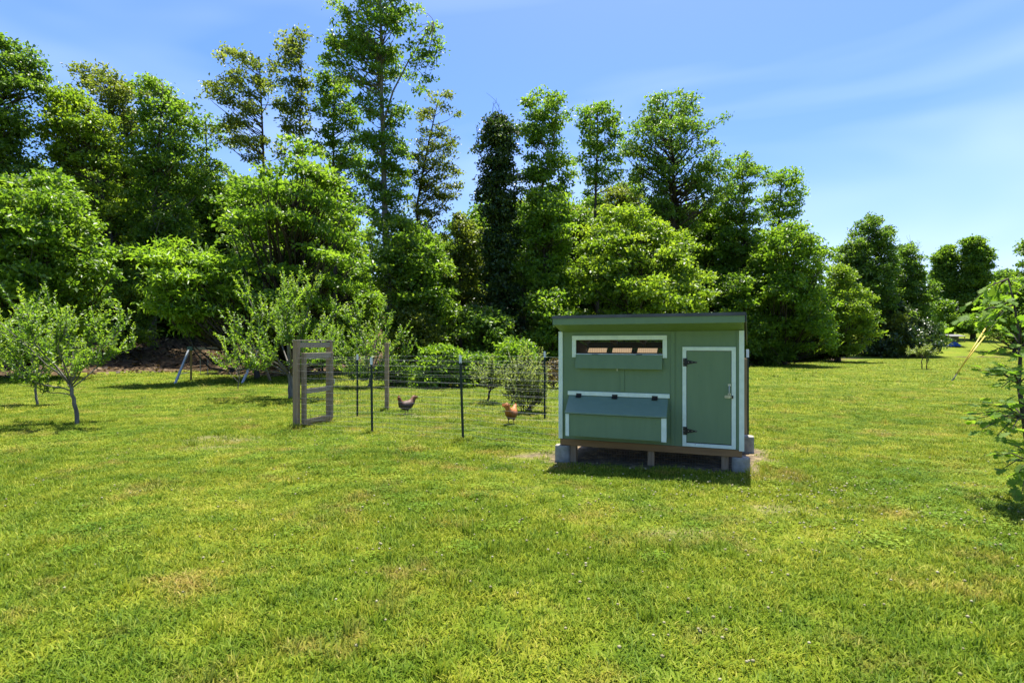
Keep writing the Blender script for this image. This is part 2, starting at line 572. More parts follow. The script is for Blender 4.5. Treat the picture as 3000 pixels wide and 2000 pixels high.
def copy_tree(o, parent=None):
    c = o.copy()
    C.objects.link(c)
    if parent is not None:
        c.parent = parent
    for ch in list(o.children):
        copy_tree(ch, c)
    return c


# ---------------------------------------------------------------- foliage helpers
def unit(a):
    return a / np.maximum(np.linalg.norm(a, axis=1, keepdims=True), 1e-9)


def leaf_arrays(P, A, N, L, W, v, fold=0.14):
    """one folded four-point leaf per row: base P, axis A, normal N, length L, width ratio W"""
    A = unit(A)
    N = unit(N - A * np.sum(A * N, axis=1, keepdims=True))
    Sd = np.cross(A, N)
    L = L[:, None]
    mid = P + A * L * 0.48
    wv = Sd * (L * W * 0.5)
    up = N * (L * fold)
    V = np.stack([P, mid + wv + up, P + A * L - up * 0.6, mid - wv + up], axis=1).reshape(-1, 3)
    n = len(P)
    i = np.arange(n)[:, None] * 4
    T = np.concatenate([i + np.array([[0, 1, 2]]), i + np.array([[0, 2, 3]])], axis=1).reshape(-1, 3)
    return V, T, np.repeat(v, 4)


def clump_leaves(cen, rad, n_per, L, W=0.6, flat=0.6, up=0.9, fine=0.72):
    """leaves spread through each clump on little sprays"""
    m = len(cen)
    nsp = max(3, n_per // 9)
    # spray centres, thicker towards the skin of the clump
    d = unit(rng.normal(size=(m * nsp, 3)))
    d[:, 2] = np.where(d[:, 2] < -0.35, -d[:, 2], d[:, 2])
    r = np.repeat(rad, nsp) * (0.35 + 0.65 * rng.random(m * nsp) ** 0.6)
    sc = np.repeat(cen, nsp, axis=0) + d * r[:, None] * np.array([1, 1, flat])
    k = max(1, int(round(n_per / nsp)))
    n = m * nsp * k
    sdir = unit(np.repeat(d, k, axis=0) + 0.25 * rng.normal(size=(n, 3)))
    P = np.repeat(sc, k, axis=0) + rng.normal(size=(n, 3)) * (L * 0.85 * np.array([1, 1, 0.55]))
    N = unit(np.array([0, 0, up]) + 0.35 * sdir + fine * rng.normal(size=(n, 3)))
    A = unit(sdir * 0.8 + rng.normal(size=(n, 3)) * 0.9 + np.array([0, 0, -0.25]))
    cr = np.repeat(rng.normal(size=m), nsp * k)
    sr = np.repeat(rng.normal(size=m * nsp), k)
    v = np.clip(0.48 + 0.13 * cr + 0.11 * sr + 0.12 * rng.normal(size=n), 0, 1)
    Ls = L * rng.uniform(0.7, 1.3, n)
    return leaf_arrays(P, A, N, Ls, W, v)


def sample_centres(rows, n, rc, depth, tight, mass=True):
    z, cx, hw = rows
    ph0 = rng.uniform(0, 6.28)
    zz = np.linspace(z.min(), z.max(), 60)
    wz = np.interp(zz, z, hw)
    pdf = np.maximum(wz, 0.15) * (0.6 + 0.4 * wz / wz.max())
    cdf = np.cumsum(pdf) / pdf.sum()
    area = float(np.sum((hw[1:] + hw[:-1]) * np.diff(z)))
    m = int(np.clip(area / 2.6, 9, 48)) if mass else 0
    lc = []
    while len(lc) < m:
        zc = np.interp((len(lc) + rng.random()) / m, cdf, zz)
        w = np.interp(zc, z, hw) * 0.82
        a = rng.uniform(0, 2 * math.pi)
        rr = 0.25 + 0.75 * rng.random() ** 0.5
        lc.append((np.interp(zc, z, cx) + math.cos(a) * rr * w, math.sin(a) * rr * max(w * depth, .4), zc, rng.uniform(.6, 1.15)))
    lc = np.array(lc)
    RL = 1.5 * math.sqrt(area / max(m, 1))
    tries = 0
    out = []
    while len(out) < n and tries < n * 6:
        tries += 1
        zc = np.interp(rng.random(), cdf, zz)
        w = max(np.interp(zc, z, hw) - 0.4 * rc, 0.12) * (1.22 if rng.random() < 0.11 else 1.0)
        c = np.interp(zc, z, cx)
        a = rng.uniform(0, 2 * math.pi)
        w *= 0.95 + 0.13 * math.sin(zc * 2.1 + 2.2 * math.sin(a + ph0) + ph0) + 0.10 * math.sin(zc * 5.3 + 3 * math.sin(a * 2 + ph0))
        rr = (0.12 + 0.88 * rng.random() ** 0.55)
        dy = max(w * depth, 0.4)
        p = np.array([c + math.cos(a) * rr * w, math.sin(a) * rr * dy, zc - (0.35 * rc if zc > z.max() - rc else 0)])
        if m and tries < n * 5:
            dl = (lc[:, :3] - p) * np.array([1, 1, 1.5])
            if np.min(np.linalg.norm(dl, axis=1) / lc[:, 3]) > RL * (.55 + .5 * rng.random()):
                continue
        if out and tries < n * 5:
            dd = np.min(np.linalg.norm(np.array(out) - p, axis=1))
            if dd < rc * tight:
                continue
        out.append(p)
    return np.array(out)


def limb(mb, a, b, r0, r1, sag=0.15, n=4, sides=5):
    a, b = np.array(a, float), np.array(b, float)
    L = np.linalg.norm(b - a)
    pts, rad = [], []
    w = rng.normal(size=3) * 0.06 * L
    for i in range(n + 1):
        t = i / n
        p = a + (b - a) * t
        p = p + w * math.sin(math.pi * t)
        p[2] -= sag * L * math.sin(math.pi * t)
        pts.append(p)
        rad.append(r0 + (r1 - r0) * t)
    mb.tube(pts, rad, sides)


DENS = 1.75
CLS = 0.62         # clump size against the first estimate


def make_tree(name, label, D, rows, trunk, mat='leaf_mid', bark='bark', k=2.6, rc=0.8, L=0.215, n_per=185, flat=0.6, depth=0.85,
              tight=0.5, r0=0.2, cat='tree', group=None, W=0.6, up=0.9, limbs=1.0, twigs=None, base_y=None, fwd=0.0, cls=None, layers=0.0):
    """rows: (photo y, photo x left, photo x right) of the crown's outline at its own distance D"""
    D = D * KD
    rows = np.array(rows, float)
    Dc = D - fwd                                # edge trees lean their crowns out over the lawn
    z = np.array([gz(r[0], Dc) for r in rows])[::-1]
    xl = np.array([gx(r[1], Dc) for r in rows])[::-1]
    xr = np.array([gx(r[2], Dc) for r in rows])[::-1]
    tp = [(gx(px, D), gz(py, D)) for px, py in trunk]       # photo path of the trunk, bottom first
    bx_ = tp[0][0]
    zb = gzf(bx_, D)
    root = empty(name, (bx_, D, zb))
    tag(root, label, cat, group)
    cx = (xl + xr) / 2 - bx_
    hw = (xr - xl) / 2
    zz = z - zb
    area = float(np.sum((hw[1:] + hw[:-1]) * np.diff(z)))
    q_ = cls or (0.84 if k < 1.9 else CLS)
    rc *= q_
    n_per = max(20, int(n_per * q_ * q_))
    if k < 1.9:
        k *= 0.86
    n = int(np.clip(k * DENS * area / (math.pi * rc * rc), 8, 1300))
    cen = sample_centres((zz, cx, hw), n, rc, depth, tight)
    if layers:          # branches in flat tiers that droop a little outwards
        rh_ = np.hypot(cen[:, 0] - np.interp(cen[:, 2], zz, cx), cen[:, 1])
        cen[:, 2] = np.round(cen[:, 2] / layers + rng.normal(size=len(cen)) * .08) * layers - .05 * rh_ ** 1.5 + .25 * np.sin(cen[:, 0] * 1.3)
    cen[:, 1] -= fwd
    rad = rc * rng.uniform(0.45, 1.3, len(cen))
    V, T, v = clump_leaves(cen, rad, n_per, L, W, flat, up)
    # trunk and limbs in one mesh, crown in another
    mb = MB()
    tz = [0.0 - 0.1] + [max(q[1] - zb, 0.2) for q in tp[1:]]
    tx = [q[0] - bx_ for q in tp]
    order = np.argsort(tz)
    tz = np.array(tz)[order]
    tx = np.array(tx)[order]
    top = tz[-1]
    nseg = 12
    pts, rads = [], []
    ph = rng.uniform(0, 6.3)
    for i in range(nseg + 1):
        t = i / nseg
        h = tz[0] + (top - tz[0]) * t
        pts.append((np.interp(h, tz, tx) + 0.10 * r0 * 5 * math.sin(t * 7 + ph) * t, 0.15 * math.sin(t * 5 + ph) * t, h))
        rads.append(r0 * (1.25 if i == 0 else 1.0) * (1 - 0.9 * t) + 0.012)
    mb.tube(pts, rads, 8)
    P = np.array(pts)
    for c in cen[rng.random(len(cen)) < limbs * min(1, 260 / len(cen))]:
        rh = math.hypot(c[0] - np.interp(c[2], P[:, 2], P[:, 0]), c[1])
        h = np.clip(c[2] - rh * rng.uniform(0.35, 0.9), min(0.6, 0.12 * top) if base_y is None else base_y, top * 0.97)
        a = (np.interp(h, P[:, 2], P[:, 0]), np.interp(h, P[:, 2], P[:, 1]), h)
        q = np.interp(h, P[:, 2], rads)
        limb(mb, a, c, min(q * 0.6, 0.022 + 0.014 * rh), 0.010, sag=rng.uniform(-0.02, 0.14))
    if twigs:
        for (px, py, qx, qy) in twigs:
            a = (gx(px, D) - bx_, 0, gz(py, D) - zb)
            b = (gx(qx, D) - bx_, rng.uniform(-.5, .5), gz(qy, D) - zb)
            limb(mb, a, b, 0.035, 0.008, sag=0.03)
            for _ in range(3):
                t = rng.uniform(.4, .9)
                s = np.array(a) * (1 - t) + np.array(b) * t
                limb(mb, s, s + rng.normal(size=3) * .35 + np.array([0, 0, .35]), 0.014, 0.005, sag=0)
    mb.build('trunk', M[bark], root, smooth=True)
    nobj('crown', np_mesh('crown', V, T, M[mat], v), root)
    return root


def shoot_plant(name, label, base, height_paths, shoots, L, mat, bark, cat='tree', group=None, step=0.045, W=0.5, droop=0.1, r0=0.04, spread=0.5, extra=None):
    """an orchard tree: trunk and limbs, then upright shoots with alternate leaves along them.
    height_paths: limb polylines in local metres (with radii); shoots: (n, zmin weight, len lo, len hi)"""
    bxx, byy = base
    root = empty(name, (bxx, byy, gzf(bxx, byy)))
    tag(root, label, cat, group)
    mb = MB()
    limbs_pts = []
    for pts, ra, rb in height_paths:
        pts = [np.array(p, float) for p in pts]
        n = len(pts)
        fine, rad = [], []
        for i in range(n - 1):
            for t in np.linspace(0, 1, 4, endpoint=False):
                fine.append(pts[i] * (1 - t) + pts[i + 1] * t + rng.normal(size=3) * 0.012)
        fine.append(pts[-1])
        for i in range(len(fine)):
            rad.append(ra + (rb - ra) * i / (len(fine) - 1))
        fine[0] = pts[0]
        mb.tube(fine, rad, 6)
        limbs_pts.append((np.array(fine), ra))
    PP, AA, NN, LL, VV = [], [], [], [], []
    cand = np.concatenate([f[len(f) // 3:] for f, ra in limbs_pts[1:]]) if len(limbs_pts) > 1 else limbs_pts[0][0]
    ctr = cand.mean(axis=0)
    n, lo, hi = shoots
    for s in range(n):
        p = cand[rng.integers(len(cand))] + rng.normal(size=3) * 0.03
        out = p - ctr
        out[2] = 0
        out = out / max(np.linalg.norm(out), 0.05)
        d = np.array([0, 0, 1.0]) + out * spread * rng.random() + rng.normal(size=3) * 0.45
        d /= np.linalg.norm(d)
        ln = rng.uniform(lo, hi)
        m = max(4, int(ln / step))
        t = np.linspace(0.06, 1, m)
        bend = np.array([0, 0, 0.18]) * ln
        path = p + np.outer(t * ln, d) + np.outer(t * t, bend)
        mb.tube([p, path[m // 2], path[-1]], [0.007, 0.005, 0.002], 4)
        vr = rng.normal() * 0.12
        for q, tt in zip(path, t):
            for _ in range(2):
                sd = rng.normal(size=3)
                sd -= d * sd.dot(d)
                sd /= max(np.linalg.norm(sd), 1e-6)
                a = sd * 0.9 + d * (0.55 + 0.6 * tt) + np.array([0, 0, -droop])
                PP.append(q)
                AA.append(a)
                NN.append(np.array([0, 0, 1.0]) + d * 0.3 + rng.normal(size=3) * 0.35)
                LL.append(L * rng.uniform(0.7, 1.25) * (1 - 0.35 * tt ** 3))
                VV.append(np.clip(0.42 + vr + 0.28 * tt ** 2 + 0.1 * rng.normal(), 0, 1))
    V, T, v = leaf_arrays(np.array(PP), np.array(AA), np.array(NN), np.array(LL), W, np.array(VV))
    mb.build('trunk', M[bark], root, smooth=True)
    nobj('crown', np_mesh('crown', V, T, M[mat], v), root)
    return root


# ================================================================ SETTING: ground
def axis_coords(lo_f, hi_f, step, lo, hi, grow=1.13):
    a = list(np.arange(lo_f, hi_f + 1e-6, step))
    s = step
    while a[-1] < hi:
        s = min(s * grow, 25)
        a.append(a[-1] + s)
    s = step
    b = [lo_f]
    while b[-1] > lo:
        s = min(s * grow, 25)
        b.append(b[-1] - s)
    return np.array(b[:0:-1] + a)


COOP_P0 = np.array([0.649, 8.034])
COOP_X = np.array([0.9234, -0.3838])
COOP_Y = np.array([0.3838, 0.9234])


def coop_uv(x, y):
    dx, dy = x - COOP_P0[0], y - COOP_P0[1]
    return dx * COOP_X[0] + dy * COOP_X[1], dx * COOP_Y[0] + dy * COOP_Y[1]


def wob(x, y):
    return 0.5 * np.sin(x * 3.1 + 1.3 * np.sin(y * 2.3)) + 0.5 * np.sin(y * 4.2 + 1.7 * np.sin(x * 1.9))


def dirt_amount(x, y):
    u, w = coop_uv(x, y)
    du = np.maximum(np.maximum(-u - 0.05, u - 2.5), 0)
    dw = np.maximum(np.maximum(-w - 0.02, w - 1.5), 0)
    d = np.hypot(du, dw) + 0.09 * wob(x * 2, y * 2)
    a = 1 - sst(0.02, 0.30, d)
    # trampled straw strip along the back fence line and bare spots
    for (sx, sy, rx, ry, k) in [(q0, q1 * KD, q2, q3, q4) for q0, q1, q2, q3, q4 in ((0.35, 8.75, 0.5, 0.22, .9), (3.5, 8.6, 0.18, 0.9, .8), (1.9, 7.0, .42, .12, .55), (-4.9, 9.9, .75, .45, .55), (-4.6, 9.1, .6, .25, .45),
                                (0.2, 12.3, 1.3, .18, .75), (-1.7, 12.9, 1.0, .2, .7), (2.6, 5.7, .35, .2, .5), (-.6, 11.2, .5, .12, .5), (.1, 6.6, .25, .15, .4), (1.35, 5.0, .3, .16, .5), (-2.3, 13.4, .5, .15, .7))]:
        q = ((x - sx) / rx) ** 2 + ((y - sy) / ry) ** 2 + 0.5 * wob(x * 3, y * 3)
        a = np.maximum(a, k * (1 - sst(0.3, 1.5, q)))
    return a


def build_ground():
    xs = axis_coords(-7, 7, 0.2, -600, 600)
    ys = axis_coords(2, 15, 0.2, -200, 900)
    X, Y = np.meshgrid(xs, ys)
    Z = ground_z(X, Y)
    nx, ny = len(xs), len(ys)
    V = np.stack([X.ravel(), Y.ravel(), Z.ravel()], axis=1)
    i = np.arange(ny - 1)[:, None] * nx + np.arange(nx - 1)[None, :]
    i = i.ravel()
    T = np.stack([i, i + 1, i + nx + 1, i + nx], axis=1)
    me = np_mesh('ground', V, T, M['ground'], smooth=True)
    d = (Y - treeline(X)).ravel()
    xr = X.ravel()
    lit = sst(-1.2, 3.0, d) * (1 - sst(35, 42, xr)) * 0.9
    # a bare red clay strip at the far edge of the lawn on the right
    clay = np.exp(-((d - 2.2) / 1.1) ** 2) * sst(42, 46, xr)
    a = me.attributes.new('litter', 'FLOAT', 'POINT')
    a.data.foreach_set('value', (lit + 0.75 * clay).astype(np.float32))
    a = me.attributes.new('dirt', 'FLOAT', 'POINT')
    a.data.foreach_set('value', dirt_amount(X.ravel(), Y.ravel()).astype(np.float32))
    o = nobj('ground', me)
    tag(o, 'mown lawn running back to the wood', kind='structure')
    return o


build_ground()


# ---------------------------------------------------------------- grass: tufts set out with geometry nodes
def tuft_mesh(name, n, radius, hlo, hhi, wlo, whi, lean, mat):
    V, T, v = [], [], []
    for i in range(n):
        a = rng.uniform(0, 2 * math.pi)
        r = radius * math.sqrt(rng.random())
        p = np.array([r * math.cos(a), r * math.sin(a), -0.005])
        h = rng.uniform(hlo, hhi)
        w = rng.uniform(wlo, whi)
        b = rng.uniform(0, 2 * math.pi)
        dirv = np.array([math.cos(b), math.sin(b), 0])
        side = np.array([-dirv[1], dirv[0], 0])
        ln = lean * rng.uniform(0.2, 1.3) * h
        p1 = p + np.array([0, 0, h * .55]) + dirv * ln * .35
        p2 = p + np.array([0, 0, h * rng.uniform(.75, 1.0)]) + dirv * ln
        o = len(V)
        V += [p - side * w / 2, p + side * w / 2, p1 + side * w * .42, p1 - side * w * .42, p2]
        T += [(o, o + 1, o + 2), (o, o + 2, o + 3), (o + 3, o + 2, o + 4)]
        v += [np.clip(rng.normal(.5, .32), 0, 1)] * 5
    return np_mesh(name, np.array(V), np.array(T), mat, np.array(v))


def clover_mesh(name, n, radius):
    V, T, v = [], [], []
    for i in range(n):
        a = rng.uniform(0, 2 * math.pi)
        r = radius * math.sqrt(rng.random())
        c = np.array([r * math.cos(a), r * math.sin(a), rng.uniform(.02, .045)])
        b0 = rng.uniform(0, 6.3)
        tone = np.clip(rng.normal(.5, .2), 0, 1)
        for k in range(3):
            b = b0 + k * 2.094
            d = np.array([math.cos(b), math.sin(b), rng.uniform(-.15, .35)])
            s = np.array([-d[1], d[0], 0])
            q = rng.uniform(.008, .013)
            o = len(V)
            V += [c, c + d * q * .7 + s * q * .55, c + d * q * 1.25, c + d * q * .7 - s * q * .55]
            T += [(o, o + 1, o + 2), (o, o + 2, o + 3)]
            v += [tone] * 4
    return np_mesh(name, np.array(V), np.array(T), M['clover_leaf'], np.array(v))


def scatter(name, pts, scl, rot, typ, meshes, label):
    me = bpy.data.meshes.new(name)
    n = len(pts)
    me.vertices.add(n)
    me.vertices.foreach_set('co', np.ascontiguousarray(pts, dtype=np.float32).ravel())
    a = me.attributes.new('scl', 'FLOAT_VECTOR', 'POINT')
    a.data.foreach_set('vector', np.ascontiguousarray(scl, dtype=np.float32).ravel())
    a = me.attributes.new('rot', 'FLOAT_VECTOR', 'POINT')
    a.data.foreach_set('vector', np.ascontiguousarray(rot, dtype=np.float32).ravel())
    a = me.attributes.new('typ', 'INT', 'POINT')
    a.data.foreach_set('value', np.ascontiguousarray(typ, dtype=np.int32))
    o = nobj(name, me)
    tag(o, label, kind='stuff')
    ng = bpy.data.node_groups.new(name + '_nodes', 'GeometryNodeTree')
    ng.interface.new_socket('Geometry', in_out='INPUT', socket_type='NodeSocketGeometry')
    ng.interface.new_socket('Geometry', in_out='OUTPUT', socket_type='NodeSocketGeometry')
    gi = ng.nodes.new('NodeGroupInput')
    go = ng.nodes.new('NodeGroupOutput')
    jn = ng.nodes.new('GeometryNodeJoinGeometry')

    def named(nm, dt):
        q = ng.nodes.new('GeometryNodeInputNamedAttribute')
        q.data_type = dt
        q.inputs['Name'].default_value = nm
        return [s for s in q.outputs if s.enabled][0]
    sc, ro, ty = named('scl', 'FLOAT_VECTOR'), named('rot', 'FLOAT_VECTOR'), named('typ', 'INT')
    for i, tm in enumerate(meshes):
        to = bpy.data.objects.new(tm.name, tm)
        oi = ng.nodes.new('GeometryNodeObjectInfo')
        oi.inputs['Object'].default_value = to
        ip = ng.nodes.new('GeometryNodeInstanceOnPoints')
        cmp_ = ng.nodes.new('FunctionNodeCompare')
        cmp_.data_type = 'INT'
        cmp_.operation = 'EQUAL'
        ins = [s for s in cmp_.inputs if s.enabled]
        ng.links.new(ty, ins[0])
        ins[1].default_value = i
        ng.links.new(cmp_.outputs['Result'], ip.inputs['Selection'])
        ng.links.new(gi.outputs[0], ip.inputs['Points'])
        ng.links.new(oi.outputs['Geometry'], ip.inputs['Instance'])
        ng.links.new(ro, ip.inputs['Rotation'])
        ng.links.new(sc, ip.inputs['Scale'])
        ng.links.new(ip.outputs['Instances'], jn.inputs[0])
    ng.links.new(jn.outputs[0], go.inputs[0])
    md = o.modifiers.new('scatter', 'NODES')
    md.node_group = ng
    return o


POST_FEET = [(-3.99, 10.6), (-3.7, 11.6), (-2.5, 10.25), (-.81, 9.5), (-2.97, 13.6), (.685, 12.05), (.62, 7.95), (.55, 8.2), (2.95, 7.0), (3.1, 7.2), (3.6, 8.9), (-8.3, 11.2), (-6.1, 16.1), (.36, 13.3), (-.6, 15.2), (5.2, 5.75)]


def build_grass():
    tufts = [tuft_mesh('grass_tuft', 36, .11, .018, .044, .005, .009, 1.0, M['blade']),
             tuft_mesh('grass_tuft', 36, .11, .022, .052, .0045, .008, 1.2, M['blade']),
             tuft_mesh('grass_tuft', 30, .12, .016, .038, .006, .010, 1.3, M['blade']),
             tuft_mesh('grass_tuft', 26, .05, .06, .115, .004, .008, .8, M['blade']),
             clover_mesh('clover_tuft', 36, .12)]
    P, Sc, Ty = [], [], []
    for y0, y1, dens, sxy, sz in ((2.1, 4.5, 260, 1.0, 1.0), (4.5, 8, 180, 1.1, 1.0), (8, 13, 110, 1.3, 1.1), (13, 21, 45, 1.9, 1.3), (21, 34, 9, 3.4, 1.7), (34, 72, 3.2, 5.0, 2.2)):
        w1 = 0.857 * y1 + 2.0
        n = int(2 * w1 * (y1 - y0) * dens)
        x = rng.uniform(-w1, w1, n)
        y = rng.uniform(y0, y1, n)
        keep = np.abs(x) < 0.857 * y + 1.8
        keep &= y < treeline(x) - 0.3 + 1.2 * wob(x * .4, y * .4)
        da = dirt_amount(x, y)
        keep &= rng.random(n) > da * 1.25 - 0.05
        x, y = x[keep], y[keep]
        n = len(x)
        # clover grows in patches, coarse tufts now and then
        cl = 0.5 + 0.5 * np.sin(x * .9 + 1.1 + np.sin(y * .7)) * np.sin(y * .8 - .5 + np.sin(x * .6))
        t = rng.integers(0, 3, n)
        t = np.where(rng.random(n) < 0.012, 3, t)
        edge = np.zeros(n, bool)
        for ex, ey in POST_FEET:
            edge |= (x - ex) ** 2 + (y - ey) ** 2 < .16 ** 2
        t = np.where(edge & (rng.random(n) < .6), 3, t)
        t = np.where((rng.random(n) < 0.01 + 0.06 * sst(.45, .85, cl)) & (y < 22) & (y > 4.2), 4, t)
        P.append(np.stack([x, y, ground_z(x, y)], axis=1))
        s = rng.uniform(.8, 1.25, n)
        hp = 0.75 + 0.5 * (0.5 + 0.5 * wob(x * .45 + 3, y * .45))
        Sc.append(np.stack([s * sxy, s * sxy, s * sz * hp], axis=1))
        Ty.append(t)
    P, Sc, Ty = np.concatenate(P), np.concatenate(Sc), np.concatenate(Ty)
    R = np.zeros_like(P)
    R[:, 2] = rng.uniform(0, 6.28, len(P))
    scatter('grass', P, Sc, R, Ty, tufts, 'short sunlit grass and clover of the lawn')
    # white clover heads
    xs, ys = [], []
    for (cx, cy, rx, ry, n) in ((2.6, 6.2, 1.8, .8, 420), (.3, 7.6, 1.6, .6, 240), (3.9, 5.2, 1.4, 1.0, 260), (0.4, 5.0, 2.4, 1.4, 240), (2.2, 4.0, 2.4, .9, 160), (-2, 5.2, 2.4, 1.6, 130), (1.2, 3.2, 1.8, .5, 60), (-1.8, 9.5, 2.6, 1.0, 260), (-1.0, 11.8, 2.4, 1.4, 260), (-5, 7, 3, 1.6, 120), (5, 8, 2, 2, 150), (-4, 12, 4, 3, 120)):
        n = int(n * .4)
        xs.append(rng.normal(cx, rx * .6, n))
        ys.append(rng.normal(cy, ry * .6, n))
    x, y = np.concatenate(xs), np.concatenate(ys)
    k = (rng.random(len(x)) > dirt_amount(x, y)) & (y > 2.2)
    x, y = x[k], y[k]
    bm = bmesh.new()
    bmesh.ops.create_icosphere(bm, subdivisions=1, radius=.0095)
    hv = np.array([q.co[:] for q in bm.verts]) * np.array([1, 1, .85])
    ht = np.array([[q.index for q in f.verts] for f in bm.faces])
    bm.free()
    z = ground_z(x, y) + rng.uniform(.03, .06, len(x))
    sc = rng.uniform(.7, 1.25, len(x))
    V = (hv[None] * sc[:, None, None] + np.stack([x, y, z], axis=1)[:, None, :]).reshape(-1, 3)
    T = (ht[None] + (np.arange(len(x)) * len(hv))[:, None, None]).reshape(-1, 3)
    o = nobj('clover_flowers', np_mesh('clover_flowers', V, T, M['clover_white'], np.repeat(rng.random(len(x)), len(hv))))
    tag(o, 'small white clover flower heads in the grass', kind='stuff')


build_grass()


def build_fallen_leaves():
    n = 16000
    x = rng.uniform(-48, 22, n)
    d = rng.uniform(-0.6, 16, n) ** 1.0
    y = treeline(x) + d
    z = ground_z(x, y) + 0.02
    N = unit(np.array([0, 0, 1.0]) + .55 * rng.normal(size=(n, 3)))
    A = unit(rng.normal(size=(n, 3)) * np.array([1, 1, .25]))
    V, T, v = leaf_arrays(np.stack([x, y, z], axis=1), A, N, rng.uniform(.14, .34, n), .6, rng.random(n))
    o = nobj('fallen_leaves', np_mesh('fallen_leaves', V, T, M['fallen'], v))
    tag(o, 'brown fallen leaves on the bank under the trees', kind='stuff')


build_fallen_leaves()

# ================================================================ TREES OF THE WOOD
WOOD = 'trees at the edge of the wood'
